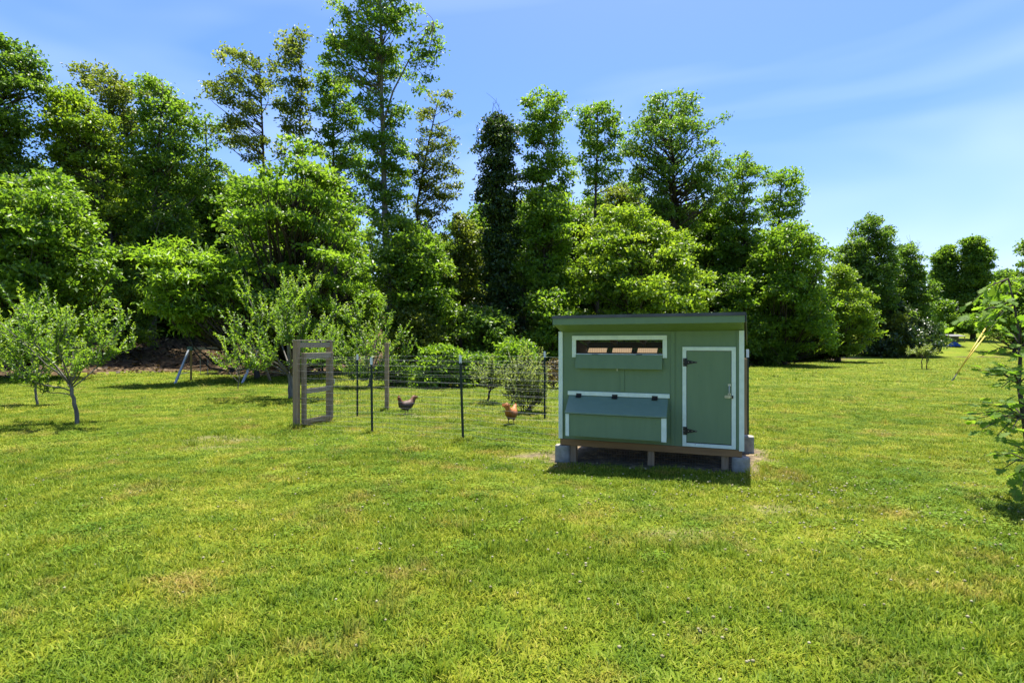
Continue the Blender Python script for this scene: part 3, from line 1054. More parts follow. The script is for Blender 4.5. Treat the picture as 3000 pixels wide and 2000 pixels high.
#          label, D, rows, trunk path, options
TREES = [
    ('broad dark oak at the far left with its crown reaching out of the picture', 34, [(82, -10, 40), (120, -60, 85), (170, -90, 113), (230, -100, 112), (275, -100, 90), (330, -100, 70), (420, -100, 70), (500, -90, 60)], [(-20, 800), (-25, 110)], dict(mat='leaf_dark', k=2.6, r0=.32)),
    ('rounded green tree low at the left edge behind the young orchard tree', 29.5, [(388, 20, 115), (420, -30, 165), (480, -60, 212), (560, -80, 240), (640, -90, 250), (700, -90, 235), (760, -70, 190), (820, -40, 150)], [(60, 830), (60, 430)], dict(mat='leaf_mid', k=3.2, rc=.75, fwd=2.8)),
    ('yellow green leafy tree between the dark oak and the open topped oak', 36, [(205, 135, 180), (240, 95, 240), (300, 85, 275), (360, 88, 285), (430, 100, 295), (520, 120, 300), (620, 140, 290)], [(265, 800), (265, 600), (200, 240)], dict(mat='leaf_yellow', k=2.6, r0=.3)),
    ('oak with open bare limbs showing at its top behind the yellow green tree', 41, [(156, 180, 235), (178, 158, 325), (215, 160, 345), (260, 165, 335), (330, 170, 340), (420, 180, 340)], [(275, 760), (255, 190)], dict(mat='leaf_olive', k=1.9, rc=.9, r0=.3)),
    ('pointed leafy tree with a grey trunk left of the open airy trees', 38, [(168, 328, 368), (200, 312, 390), (260, 298, 446), (330, 294, 458), (420, 288, 465), (520, 292, 465), (600, 305, 455), (680, 320, 440)], [(350, 830), (352, 700), (370, 190)], dict(mat='leaf_mid', k=2.3, r0=.22, bark='bark_grey')),
    ('thin tree with small crown squeezed between the pointed tree and the airy trees', 43, [(252, 455, 490), (300, 430, 520), (400, 425, 535), (500, 430, 535), (600, 430, 520)], [(480, 780), (470, 270)], dict(mat='leaf_mid', k=1.7, r0=.16)),
    ('open airy tree with a limb reaching left and blue sky through its crown', 41, [(96, 565, 605), (128, 495, 640), (200, 468, 655), (280, 462, 655), (330, 478, 648), (380, 540, 640)], [(612, 760), (604, 420), (598, 130)], dict(mat='leaf_olive', k=1.15, rc=.7, n_per=130, r0=.17)),
    ('open airy tree with a thin leaning top right of the wide limbed one', 39, [(62, 678, 703), (110, 632, 714), (180, 625, 722), (260, 632, 728), (340, 640, 724), (400, 650, 720)], [(672, 760), (682, 380), (690, 200), (691, 140)], dict(mat='leaf_olive', k=1.15, rc=.65, n_per=130, r0=.16)),
    ('slim leafy tree filling the gap left of the tallest tree', 40.5, [(150, 742, 778), (190, 725, 802), (260, 714, 830), (330, 712, 845), (400, 715, 855), (480, 730, 850)], [(770, 780), (768, 170)], dict(mat='leaf_mid', k=1.6, rc=.75, r0=.17)),
    ('tallest tree of all rising out of the top of the picture on a straight trunk', 37, [(-110, 850, 915), (-40, 790, 950), (0, 762, 950), (60, 748, 960), (120, 752, 945), (180, 772, 948), (240, 800, 940), (310, 820, 935), (380, 815, 945), (450, 820, 945), (520, 840, 930)], [(900, 770), (886, 520), (872, 200), (876, -90)], dict(mat='leaf_mid', k=1.55, rc=.62, L=.21, n_per=140, r0=.26, bark='bark_grey', tall=True)),
    ('broad spreading tree with layered sunlit branches standing forward of the wood', 30.5, [(350, 640, 735), (378, 535, 800), (430, 495, 842), (500, 480, 858), (580, 478, 860), (650, 505, 845), (720, 555, 800), (780, 590, 760)], [(678, 840), (672, 640), (665, 420)], dict(mat='leaf_mid', k=2.5, rc=.8, flat=.26, layers=1.15, r0=.24, depth=1.1, fwd=3.2)),
    ('feathery low tree with flat layered sprays above the swing set', 26.3, [(556, 375, 475), (585, 335, 525), (640, 345, 555), (680, 350, 560), (715, 370, 530), (730, 410, 480)], [(592, 850), (575, 740), (520, 620)], dict(mat='leaf_bright', k=3.4, rc=.62, flat=.13, L=.25, W=.32, layers=.62, up=1.8, r0=.12, n_per=210, depth=1.1, fwd=2.6)),
    ('thin crowned tree with horizontal layers right of the tallest tree', 40, [(215, 985, 1030), (250, 952, 1054), (330, 932, 1064), (420, 928, 1066), (500, 935, 1060), (580, 945, 1050)], [(975, 780), (958, 480), (985, 330), (1005, 230)], dict(mat='leaf_olive', k=1.45, rc=.6, flat=.24, layers=.95, n_per=120, L=.18, r0=.15)),
    ('dark ivy covered tree with dead twigs sticking out of its top', 36.5, [(262, 1130, 1158), (300, 1108, 1182), (350, 1085, 1192), (430, 1085, 1192), (520, 1105, 1190), (600, 1100, 1196), (700, 1085, 1200), (780, 1090, 1205)], [(1155, 830), (1152, 500), (1140, 270)], dict(mat='leaf_ivy', k=2.3, rc=.6, r0=.3, bark='bark_dark', flat=.9, twigs=[(1140, 300, 1135, 235), (1145, 300, 1158, 258), (1100, 330, 1092, 280), (1165, 320, 1180, 275), (1140, 290, 1146, 240)])),
    ('slender tree with a curved leaning trunk right of the ivy covered tree', 38, [(212, 1212, 1312), (250, 1194, 1314), (300, 1188, 1308), (360, 1188, 1312), (430, 1190, 1320), (520, 1190, 1320), (600, 1200, 1310)], [(1198, 800), (1205, 620), (1243, 440), (1275, 320), (1285, 230)], dict(mat='leaf_mid', k=1.7, rc=.68, r0=.17, bark='bark_grey')),
    ('upright oval tree on a dark straight trunk behind the curved one', 42, [(226, 1348, 1390), (270, 1316, 1426), (340, 1310, 1432), (400, 1325, 1435), (470, 1335, 1425)], [(1372, 780), (1368, 480), (1370, 250)], dict(mat='leaf_mid', k=1.6, rc=.75, r0=.18)),
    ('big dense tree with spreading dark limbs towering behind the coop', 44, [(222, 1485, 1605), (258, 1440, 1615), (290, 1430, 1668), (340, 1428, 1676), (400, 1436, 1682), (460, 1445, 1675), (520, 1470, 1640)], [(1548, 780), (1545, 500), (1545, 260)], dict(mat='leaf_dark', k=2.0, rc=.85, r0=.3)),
    ('tree on the falling right shoulder of the wood left of the open crowned one', 46, [(345, 1680, 1718), (390, 1652, 1758), (470, 1638, 1765), (560, 1636, 1772), (640, 1640, 1780), (720, 1650, 1780)], [(1715, 820), (1705, 370)], dict(mat='leaf_mid', k=2.0, rc=.8, r0=.2)),
    ('open crowned tree with a branch reaching right into the sky', 48, [(382, 1765, 1832), (420, 1742, 1846), (462, 1738, 1874), (505, 1745, 1850), (560, 1755, 1830), (620, 1760, 1820)], [(1770, 820), (1785, 560), (1800, 400)], dict(mat='leaf_bright', k=1.6, rc=.75, n_per=150, r0=.2)),
    ('wide rounded tree with bright sunlit top directly behind the coop', 34.5, [(478, 1370, 1450), (502, 1335, 1570), (540, 1318, 1612), (600, 1308, 1635), (680, 1310, 1642), (760, 1318, 1635), (820, 1345, 1610)], [(1470, 850), (1470, 520)], dict(mat='leaf_yellow', k=3.0, rc=.72, r0=.2, flat=.5)),
    ('bright light green maple right of the coop', 45, [(512, 1775, 1835), (532, 1748, 1892), (590, 1722, 1906), (660, 1698, 1916), (740, 1690, 1922), (800, 1705, 1905)], [(1800, 838), (1800, 640), (1815, 540)], dict(mat='leaf_bright', k=3.0, rc=.8, r0=.2, fwd=3)),
    ('drooping light green tree at the right end of the sunlit wood', 53, [(608, 1900, 1945), (655, 1888, 1982), (715, 1878, 2012), (775, 1882, 2005), (812, 1895, 1975)], [(1925, 828), (1925, 640)], dict(mat='leaf_yellow', k=3.0, rc=.8, r0=.2, flat=.4, fwd=3)),
    ('dark rugged oak standing above the far end of the lawn', 68, [(494, 1988, 2022), (530, 1958, 2046), (570, 1928, 2062), (620, 1912, 2064), (680, 1918, 2074), (740, 1945, 2085)], [(2015, 818), (2015, 560), (2005, 510)], dict(mat='leaf_dark', k=3.5, rc=.9, L=.27, r0=.35)),
    ('dark tree with thin twiggy top right of the rugged oak', 70, [(556, 2075, 2105), (590, 2048, 2117), (640, 2038, 2132), (700, 2045, 2165), (760, 2040, 2172), (808, 2050, 2168)], [(2095, 816), (2090, 580)], dict(mat='leaf_dark', k=3.0, rc=.9, L=.27, r0=.3, twigs=[(2090, 580, 2086, 553), (2095, 590, 2108, 562)])),
    ('left and smaller of the two far rounded poplars against the sky', 96, [(566, 2164, 2188), (590, 2148, 2196), (640, 2143, 2194), (705, 2148, 2196), (760, 2150, 2200)], [(2185, 790), (2180, 590)], dict(mat='leaf_mid', k=2.8, rc=.55, L=.34, r0=.35)),
    ('right and taller of the two far rounded poplars against the sky', 94, [(547, 2218, 2258), (580, 2208, 2272), (640, 2206, 2270), (700, 2200, 2262), (760, 2198, 2260)], [(2235, 790), (2238, 570)], dict(mat='leaf_mid', k=2.8, rc=.6, L=.34, r0=.35)),
    ('far tree cut off by the right edge of the picture', 82, [(550, 2346, 2400), (600, 2334, 2450), (640, 2322, 2460), (700, 2310, 2460), (760, 2310, 2460)], [(2400, 790), (2395, 580)], dict(mat='leaf_mid', k=2.4, rc=1.2, L=.38, r0=.3)),
    ('low far tree behind the field between the poplars and the right edge', 112, [(622, 2285, 2325), (655, 2270, 2370), (720, 2265, 2370), (765, 2265, 2370)], [(2300, 785), (2295, 640)], dict(mat='leaf_dark', k=2.4, rc=1.5, L=.5, r0=.3)),
]
TALL = None
for lab, D, rows, trunk, op in TREES:
    op = dict(op)
    tall = op.pop('tall', False)
    t = make_tree('tree', lab, D, rows, trunk, group=WOOD, **op)
    if tall:
        TALL = t

# the tallest tree carries a long side limb to the right with its own hanging leaf clumps
def side_limb():
    D = 37.0 * KD
    bxx, zb = TALL.location.x, TALL.location.z
    mb = MB()
    cs = []
    path = [(878, 300), (905, 215), (940, 150), (975, 95), (1000, 65)]
    pts = [(gx(a, D) - bxx, -.2 - .1 * i, gz(b, D) - zb) for i, (a, b) in enumerate(path)]
    mb.tube(pts, [.07, .055, .04, .025, .012], 6)
    for (px, py) in ((985, 75), (1000, 60), (1005, 100), (995, 130), (975, 110), (1000, 160), (985, 190), (978, 140), (960, 130), (965, 205), (945, 175), (1008, 120), (962, 160), (950, 60), (940, 110), (955, 20)):
        c = np.array([gx(px, D) - bxx, rng.uniform(-.8, .5), gz(py, D) - zb])
        cs.append(c)
        k = pts[int(rng.integers(2, 5))]
        limb(mb, k, c, .02, .008, sag=.03)
    V, T, v = clump_leaves(np.array(cs), np.full(len(cs), .42), 75, .22, .6, .8)
    o = mb.build('limb', M['bark_grey'], TALL, smooth=True)
    nobj('foliage', np_mesh('foliage', V, T, M['leaf_mid'], v), o)


side_limb()

UNDER = 'understory trees and bushes along the wood'
BUSHES = [
    ('leafy understory tree in the shade right of the tallest trunk', 34.5, [(495, 880, 935), (540, 842, 1002), (620, 848, 1052), (700, 868, 1072), (780, 880, 1065), (830, 900, 1040)], [(950, 850), (930, 520)], dict(mat='leaf_mid', k=2.6, rc=.7, r0=.12)),
    ('thin pale understory tree left of the ivy covered trunk', 39, [(480, 1040, 1098), (560, 1030, 1112), (650, 1028, 1118), (740, 1030, 1110)], [(1060, 830), (1050, 500)], dict(mat='leaf_olive', k=1.8, rc=.65, r0=.09)),
    ('leafy understory tree between the curved trunk and the rounded tree', 36.5, [(438, 1205, 1292), (520, 1180, 1335), (620, 1178, 1335), (720, 1188, 1335), (800, 1200, 1330)], [(1255, 840), (1250, 460)], dict(mat='leaf_bright', k=2.2, rc=.72, r0=.12)),
    ('shaded green tree close behind the right end of the coop roof', 42, [(630, 1650, 1725), (690, 1636, 1750), (760, 1632, 1765), (815, 1640, 1755)], [(1695, 842), (1690, 660)], dict(mat='leaf_mid', k=2.8, rc=.7, r0=.14)),
    ('pale backlit tree in the gap between the oval tree and the big dense one', 50, [(395, 1405, 1455), (450, 1385, 1480), (520, 1380, 1490), (600, 1380, 1490)], [(1430, 800), (1430, 420)], dict(mat='leaf_olive', k=1.8, rc=.85, r0=.15)),
    ('olive tree below the limbs of the big dense tree', 48, [(480, 1600, 1650), (540, 1585, 1680), (620, 1590, 1690), (700, 1600, 1690)], [(1640, 800), (1635, 500)], dict(mat='leaf_mid', k=2.2, rc=.8, r0=.15)),
    ('shaded understory tree below the grey trunked pointed tree', 34.8, [(560, 250, 330), (620, 225, 370), (700, 225, 380), (770, 240, 370), (810, 255, 350)], [(262, 850), (265, 600)], dict(mat='leaf_mid', k=1.5, rc=.7, r0=.2, bark='bark_dark')),
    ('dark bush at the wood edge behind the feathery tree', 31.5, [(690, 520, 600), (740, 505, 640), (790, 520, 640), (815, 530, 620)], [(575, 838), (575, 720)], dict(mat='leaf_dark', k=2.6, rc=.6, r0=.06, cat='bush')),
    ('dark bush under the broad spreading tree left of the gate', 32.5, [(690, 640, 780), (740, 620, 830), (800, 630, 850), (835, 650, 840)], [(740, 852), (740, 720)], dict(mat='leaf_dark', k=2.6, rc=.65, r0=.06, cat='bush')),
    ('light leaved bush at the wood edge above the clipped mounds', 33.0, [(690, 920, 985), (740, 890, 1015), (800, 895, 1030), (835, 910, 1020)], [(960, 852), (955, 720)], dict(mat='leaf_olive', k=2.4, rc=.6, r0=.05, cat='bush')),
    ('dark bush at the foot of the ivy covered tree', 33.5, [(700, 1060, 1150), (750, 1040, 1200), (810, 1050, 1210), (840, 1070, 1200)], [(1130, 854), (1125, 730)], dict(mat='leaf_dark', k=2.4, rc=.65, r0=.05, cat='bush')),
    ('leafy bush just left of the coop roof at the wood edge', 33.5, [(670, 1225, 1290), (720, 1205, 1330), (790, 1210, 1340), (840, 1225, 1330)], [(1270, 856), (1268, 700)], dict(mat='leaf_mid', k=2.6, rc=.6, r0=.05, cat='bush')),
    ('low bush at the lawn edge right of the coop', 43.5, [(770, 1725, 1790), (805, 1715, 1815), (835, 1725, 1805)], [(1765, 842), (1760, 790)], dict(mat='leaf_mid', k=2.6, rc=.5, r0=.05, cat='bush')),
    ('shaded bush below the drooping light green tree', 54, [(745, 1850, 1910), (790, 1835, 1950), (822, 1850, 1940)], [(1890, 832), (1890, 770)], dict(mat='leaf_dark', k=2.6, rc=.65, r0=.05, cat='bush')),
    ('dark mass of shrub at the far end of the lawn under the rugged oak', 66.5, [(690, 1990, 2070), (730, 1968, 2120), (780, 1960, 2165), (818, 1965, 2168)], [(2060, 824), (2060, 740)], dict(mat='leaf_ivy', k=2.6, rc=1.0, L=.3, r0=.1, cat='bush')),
    ('brown green shrub catching light at the foot of the twiggy topped dark tree', 65, [(715, 2040, 2080), (760, 2030, 2090), (810, 2035, 2085)], [(2060, 824), (2060, 750)], dict(mat='leaf_olive', k=1.6, rc=.7, L=.25, r0=.05, cat='bush')),
    ('large rounded shrub on the far field behind the guy wires', 74, [(640, 2300, 2360), (680, 2262, 2400), (735, 2238, 2430), (790, 2250, 2430)], [(2330, 800), (2330, 680)], dict(mat='leaf_mid', k=3.0, rc=1.1, L=.32, r0=.2, cat='bush')),
    ('far shrub left of the blue tarp at the edge of the field', 84, [(690, 2150, 2185), (725, 2135, 2200), (756, 2140, 2195)], [(2165, 770), (2165, 720)], dict(mat='leaf_mid', k=2.4, rc=1.0, L=.36, r0=.1, cat='bush')),
]
for lab, D, rows, trunk, op in BUSHES:
    op = dict(op)
    cat = op.pop('cat', 'tree')
    make_tree('bush' if cat == 'bush' else 'tree', lab, D, rows, trunk, cat=cat, group=UNDER, **op)

# deeper trees of the wood: three built once and copied
DEEP = 'shaded trees deep in the wood'
deep_protos = []
PROTO_H = gz(470, 52 * KD)
PR = [[(470, 1146, 1206), (520, 1110, 1242), (600, 1095, 1257), (680, 1095, 1257), (740, 1120, 1232), (790, 1150, 1202)],
      [(470, 1160, 1190), (510, 1130, 1230), (560, 1120, 1225), (640, 1090, 1260), (720, 1095, 1262), (775, 1120, 1240)],
      [(470, 1140, 1185), (500, 1115, 1225), (570, 1105, 1250), (630, 1110, 1240), (700, 1085, 1250), (760, 1110, 1240)]]
for i, (mat, lab) in enumerate((('leaf_dark', 'dark'), ('leaf_mid', 'green'), ('leaf_olive', 'olive'), ('leaf_mid', 'g'), ('leaf_bright', 'b'))):
    t = make_tree('tree', 'tree standing deep in the shaded wood behind the front trees', 52, PR[i % 3], [(1176, 840), (1176, 480)], mat=mat, k=2.2, rc=.95, L=.28, n_per=150, r0=.22, group=DEEP)
    deep_protos.append(t)
deep_spots = []
for i in range(34):
    px = -150 + i * 62 + rng.uniform(-22, 22)
    D = rng.uniform(47, 66) if px < 1500 else rng.uniform(54, 68)
    deep_spots.append((px, D))
for i, (px, D) in enumerate(deep_spots):
    o = deep_protos[i] if i < 5 else copy_tree(deep_protos[i % 5])
    x = gx(px, D)
    o.location = (x, D, gzf(x, D) - .2)
    s = (rng.uniform(1.0, 1.25) if px < 760 or 1020 < px < 1620 else rng.uniform(.75, .95)) if px < 1690 else rng.uniform(.5, .7)
    o.scale = (s, s, s)
    o.rotation_euler = (0, 0, rng.uniform(0, 6.28))

# second row of the wood: copies of the deep trees brought forward, each behind a named neighbour
SECOND = [(-30, 300, 43, 'far left oak where it leaves the picture'), (40, 330, 44, 'far left oak'), (95, 290, 47, 'oak and the yellow green tree'), (135, 335, 43, 'rounded green tree at the left edge'), (185, 300, 48, 'open limbed oak'), (225, 300, 45, 'yellow green leafy tree'), (270, 290, 47, 'left half of the pointed tree'), (318, 315, 43, 'shaded understory tree'), (360, 270, 47, 'top of the pointed tree'), (395, 320, 45, 'grey trunked pointed tree'),
          (440, 330, 47, 'gap right of the pointed tree'), (475, 330, 44, 'small crowned thin tree'), (515, 350, 46, 'left limb of the airy tree'), (560, 340, 46, 'wide limbed airy tree'), (605, 330, 48, 'airy trees where they meet'), (640, 340, 44, 'leaning topped airy tree'), (685, 330, 46, 'leaning trunk'), (720, 330, 45, 'slim leafy gap tree'), (765, 360, 47, 'slim tree beside the tallest trunk'), (800, 430, 43, 'right side of the broad spreading tree'),
          (940, 560, 46, 'shade tree right of the tallest trunk'), (985, 480, 44, 'horizontally layered thin tree'), (1030, 500, 47, 'layered tree where it thins out'), (1065, 430, 45, 'thin pale understory tree'), (1105, 400, 47, 'left side of the ivy covered tree'), (1125, 420, 46, 'dark ivy covered tree'), (1190, 390, 45, 'ivy tree and the curved trunk'), (1235, 385, 43, 'curved leaning trunk'), (1280, 370, 47, 'top of the curved trunk'), (1310, 400, 46, 'left edge of the rounded tree'),
          (1350, 410, 45, 'oval tree at its left'), (1400, 395, 47, 'upright oval tree'), (1445, 390, 46, 'oval tree and the big dense tree'), (1490, 400, 48, 'big dense tree'), (1535, 380, 46, 'trunk of the big dense tree'), (1580, 390, 48, 'right limbs of the big dense tree'), (1625, 400, 47, 'shoulder below the big dense tree'), (1665, 420, 49, 'shaded tree at the coop roof end'), (1700, 470, 50, 'falling right shoulder tree at its left'), (1735, 480, 50, 'falling right shoulder tree'), (1800, 530, 52, 'open crowned tree'), (1835, 570, 54, 'maple at its left'), (1870, 610, 56, 'bright light green maple')]
for i, (px, py, D, who) in enumerate(SECOND):
    o = copy_tree(deep_protos[(i * 2 + i // 3) % len(deep_protos)])
    D *= KD
    x = gx(px, D)
    zg = gzf(x, D)
    o.location = (x, D, zg - .2)
    s = (gz(py, D) - zg) / PROTO_H
    o.scale = (s * rng.uniform(.85, 1.0), s * .9, s)
    o.rotation_euler = (0, 0, rng.uniform(0, 6.28))
    o['label'] = 'second row tree filling the gap behind the ' + who
    o['group'] = 'second row trees of the wood'

# a far wood closing the horizon
def far_wood():
    n = 900
    a = rng.uniform(-1.3, 1.3, n)
    R = rng.uniform(150, 240, n)
    x, y = R * np.sin(a), R * np.cos(a)
    h = rng.uniform(3, 11, n)
    keep = ~((x / y > 0.64) & (h > 8.5))
    x, y, h = x[keep], y[keep], h[keep]
    n = len(x)
    cen = np.repeat(np.stack([x, y, ground_z(x, y)], axis=1), 4, axis=0)
    cen[:, 2] += np.repeat(h, 4) * np.tile([.25, .5, .75, 1.0], n)
    cen[:, :2] += rng.normal(size=(n * 4, 2)) * 1.5
    V, T, v = clump_leaves(cen, rng.uniform(2.2, 3.8, n * 4), 26, 1.2, .7, .7)
    o = nobj('far_wood', np_mesh('far_wood', V, T, M['leaf_dark'], v))
    tag(o, 'distant wood closing the horizon behind the field', kind='stuff')


far_wood()

# ================================================================ ORCHARD TREES AND SHRUBS ON THE LAWN
ORCH = 'young fruit trees on the lawn'


def fan_limbs(h0, tops, r=0.035, fork=None):
    paths = [([(0, 0, -.05), (fork[0] * .5, 0, h0 * .5), (fork[0], 0, h0)], r, r * .75)]
    for (x, y, z) in tops:
        m = (fork[0] + (x - fork[0]) * .55, y * .6, h0 + (z - h0) * .38)
        paths.append(([(fork[0], 0, h0 * rng.uniform(.85, 1.0)), m, (x, y, z)], r * .55, .008))
    return paths


D1 = 11.65 * KD
x1 = gx(178, D1)
def t1(px, py, dy=0.0):
    return (gx(px, D1) - x1, dy, gz(py, D1))
shoot_plant('fruit_tree', 'young fruit tree with reddish tips and pale trunk in the left foreground', (x1, D1),
            [([(0, 0, -.05), t1(174, 930), t1(163, 880)], .04, .03),
             ([t1(165, 890), t1(120, 820, -.3), t1(40, 740, -.4)], .018, .006), ([t1(163, 885), t1(150, 800, .2), t1(90, 720, .4)], .018, .006),
             ([t1(163, 880), t1(180, 790, .3), t1(190, 740, .35)], .018, .006), ([t1(165, 885), t1(215, 840, -.2), t1(300, 760, -.3)], .016, .005),
             ([t1(168, 895), t1(110, 850, .3), t1(20, 800, .5)], .016, .006), ([t1(168, 900), t1(120, 870, -.5), t1(60, 840, -.8)], .014, .006),
             ([t1(166, 890), t1(200, 830, .5), t1(230, 800, .9)], .014, .005), ([t1(164, 885), t1(130, 790, -.5), t1(120, 730, -.6)], .016, .006),
             ([t1(170, 910), t1(110, 895, -.1), t1(60, 880, -.2)], .012, .004), ([t1(166, 890), t1(190, 860, -.3), t1(225, 850, -.5)], .012, .005),
             ([t1(163, 882), t1(90, 800, 0), t1(-10, 760, .1)], .016, .006), ([t1(163, 882), t1(170, 800, -.4), t1(200, 750, -.5)], .014, .006)],
            (170, .22, .6), .09, 'leaf_fruit', 'bark_grey', group=ORCH, step=.035)
D1b = 15.2 * KD
x1b = gx(85, D1b)
shoot_plant('fruit_tree', 'small fruit tree half hidden behind the left foreground one', (x1b, D1b),
            fan_limbs(.75, [(-1.0, 0, 1.9), (-.5, .5, 2.2), (.1, -.3, 2.3), (.5, .3, 1.9), (-.9, -.5, 1.6), (.75, 0, 1.5), (-.3, .2, 2.4), (-1.2, .3, 1.5)], .03, (-.05, 0)),
            (170, .3, .6), .105, 'leaf_fruit', 'bark_grey', group=ORCH, step=.045)
D2 = 16.8 * KD
x2 = gx(668, D2)
def t2(px, py, dy=0.0):
    return (gx(px, D2) - x2, dy, gz(py, D2))
shoot_plant('fruit_tree', 'large fruit tree with upright shoots behind the wooden gate', (x2, D2),
            [([(0, 0, -.05), t2(667, 890), t2(666, 855)], .075, .06),
             ([t2(664, 860), t2(630, 800, -.4), t2(590, 690, -.5)], .035, .008), ([t2(666, 855), t2(655, 760, .3), t2(640, 660, .5)], .035, .008),
             ([t2(668, 860), t2(700, 780, -.3), t2(725, 680, -.3)], .035, .008), ([t2(666, 858), t2(690, 800, .6), t2(750, 720, .8)], .03, .008),
             ([t2(664, 862), t2(600, 830, .2), t2(525, 790, .3)], .028, .007), ([t2(668, 862), t2(720, 830, .1), t2(762, 790, 0)], .028, .007),
             ([t2(664, 860), t2(640, 820, -.8), t2(580, 760, -1.1)], .028, .007), ([t2(668, 858), t2(690, 790, -.8), t2(690, 730, -1.2)], .028, .007),
             ([t2(664, 862), t2(600, 850, -.3), t2(545, 845, -.4)], .02, .006), ([t2(666, 858), t2(620, 780, .8), t2(570, 720, 1.0)], .028, .007),
             ([t2(668, 862), t2(710, 845, -.4), t2(755, 835, -.6)], .02, .006), ([t2(666, 858), t2(660, 780, 0), t2(685, 650, .1)], .03, .007)],
            (280, .3, .75), .11, 'leaf_fruit', 'bark_grey', group=ORCH, step=.045)
D3 = 21.5 * KD
x3 = gx(850, D3)
def t3(px, py, dy=0.0):
    return (gx(px, D3) - x3, dy, gz(py, D3))
shoot_plant('fruit_tree', 'wide fruit tree with low hanging branches behind the wooden fence post', (x3, D3),
            [([(0, 0, -.05), t3(852, 870), t3(850, 855)], .08, .06)] +
            [([t3(850, 865), t3((850 + a) / 2, (860 + b) / 2 + 10, c * .5), t3(a, b, c)], .03, .008) for a, b, c in
             ((760, 760, 0), (790, 730, .6), (830, 720, -.5), (870, 720, .4), (900, 735, -.4), (925, 770, .2), (935, 820, 0), (765, 810, -.5), (800, 800, -1.1), (860, 790, -1.3), (905, 810, -.9), (770, 850, .2), (800, 860, -.6), (840, 865, -1.0), (890, 865, -.7), (920, 855, -.3), (850, 740, 1.0), (750, 785, .3))],
            (310, .3, .7), .12, 'leaf_fruit', 'bark_grey', group=ORCH, step=.052)
D4 = 19.9 * KD
x4 = gx(548, D4)
shoot_plant('fruit_tree', 'spindly sapling with sparse brownish leaves in front of the swing set', (x4, D4),
            [([(0, 0, -.02), (.01, 0, .5), (.02, 0, 1.0)], .018, .012)] + [([(0, 0, .25 + .08 * i), (a * .5, b * .5, .5 + .1 * i), (a, b, c)], .010, .004) for i, (a, b, c) in enumerate(((-.5, 0, .75), (.5, .1, .8), (-.35, .3, .95), (.35, -.3, .9), (-.55, -.1, 1.15), (.6, 0, 1.2), (-.1, .1, 1.4), (.1, 0, 1.3)))],
            (30, .12, .35), .085, 'leaf_dry', 'bark_grey', group=ORCH, step=.055)
D5 = 36.7 * KD
x5 = gx(2118, D5)
shoot_plant('fruit_tree', 'tiny umbrella shaped sapling alone far out on the right lawn', (x5, D5),
            [([(0, 0, -.05), (-.03, 0, .45), (.02, 0, .8)], .03, .022), ([(.25, 0, -.05), (.3, 0, .45), (.2, 0, .8)], .028, .02)] + [([(.1, 0, .75), (a * .6 + .1, b * .6, .95), (a, b, c)], .014, .008) for a, b, c in ((-.7, 0, .9), (-.4, .4, 1.1), (0, -.3, 1.2), (.4, .3, 1.1), (.6, -.1, .85), (.2, 0, 1.2), (-.5, -.3, 1.0))],
            (75, .2, .42), .15, 'leaf_pale', 'bark', group=ORCH, step=.06, spread=1.2)

SHR = 'shrubs around the chicken run'
def shrub(label, px, base_py, rows, mat, L, rc, k, n_per, D=None, flat=.7, up=.7):
    D = D or CAM_Z * 1372.0 / (base_py - HZ)
    return make_tree('shrub', label, D, rows, [(px, base_py), (px, rows[0][0] + 25)], mat=mat, bark='bark', k=k, rc=rc, L=L, n_per=n_per, flat=flat, r0=.03, cat='shrub', group=SHR, depth=1.0, up=up, base_y=.05)


shrub('rounded dense green shrub between the wooden post and the front steel post', 1012, 888, [(795, 985, 1040), (808, 962, 1065), (830, 948, 1082), (855, 945, 1092), (878, 950, 1095), (888, 960, 1090)], 'leaf_bright', .12, .27, 5.5, 90)
shrub('taller rounded green shrub behind the pale vase shaped one', 1185, 884, [(780, 1168, 1205), (795, 1145, 1228), (820, 1132, 1238), (850, 1128, 1240), (875, 1135, 1235), (884, 1145, 1225)], 'leaf_bright', .12, .27, 5.5, 90)
shrub('low green shrub joining the two rounded shrubs', 1105, 886, [(815, 1080, 1130), (835, 1068, 1145), (862, 1068, 1145), (884, 1075, 1140)], 'leaf_mid', .12, .25, 4.5, 80)
shrub('pale thin leaved bush with brown twigs left of the coop behind the fence', 1272, 892, [(828, 1258, 1290), (850, 1246, 1300), (878, 1250, 1300)], 'leaf_dry', .11, .25, 2.6, 50)
shrub('low leafy growth below the wide fruit tree behind the fence', 905, 888, [(835, 860, 940), (860, 850, 955), (886, 860, 950)], 'leaf_fruit', .12, .25, 3.5, 70)

D6 = 15.9 * KD
x6 = gx(1121, D6)
def t6(px, py, dy=0.0):
    return (gx(px, D6) - x6, dy, gz(py, D6))
shoot_plant('shrub', 'small leaning shrub with a single dark stem inside the chicken run', (x6, D6),
            [([(0, 0, -.03), t6(1123, 905), t6(1126, 890)], .035, .028)] + [([t6(1126, 892), t6((1126 + a) / 2, (890 + b) / 2, c / 2), t6(a, b, c)], .014, .004) for a, b, c in ((1092, 860, 0), (1105, 845, .3), (1130, 838, -.2), (1155, 848, .1), (1172, 862, -.2), (1165, 880, .2), (1088, 878, -.2), (1140, 865, -.4), (1110, 868, -.4), (1150, 870, .4))],
            (110, .12, .35), .075, 'leaf_pale', 'bark_dark', cat='shrub', group=SHR, step=.035)
D7 = 13.9 * KD
x7 = gx(1212, D7)
def t7(px, py, dy=0.0):
    return (gx(px, D7) - x7, dy, gz(py, D7))
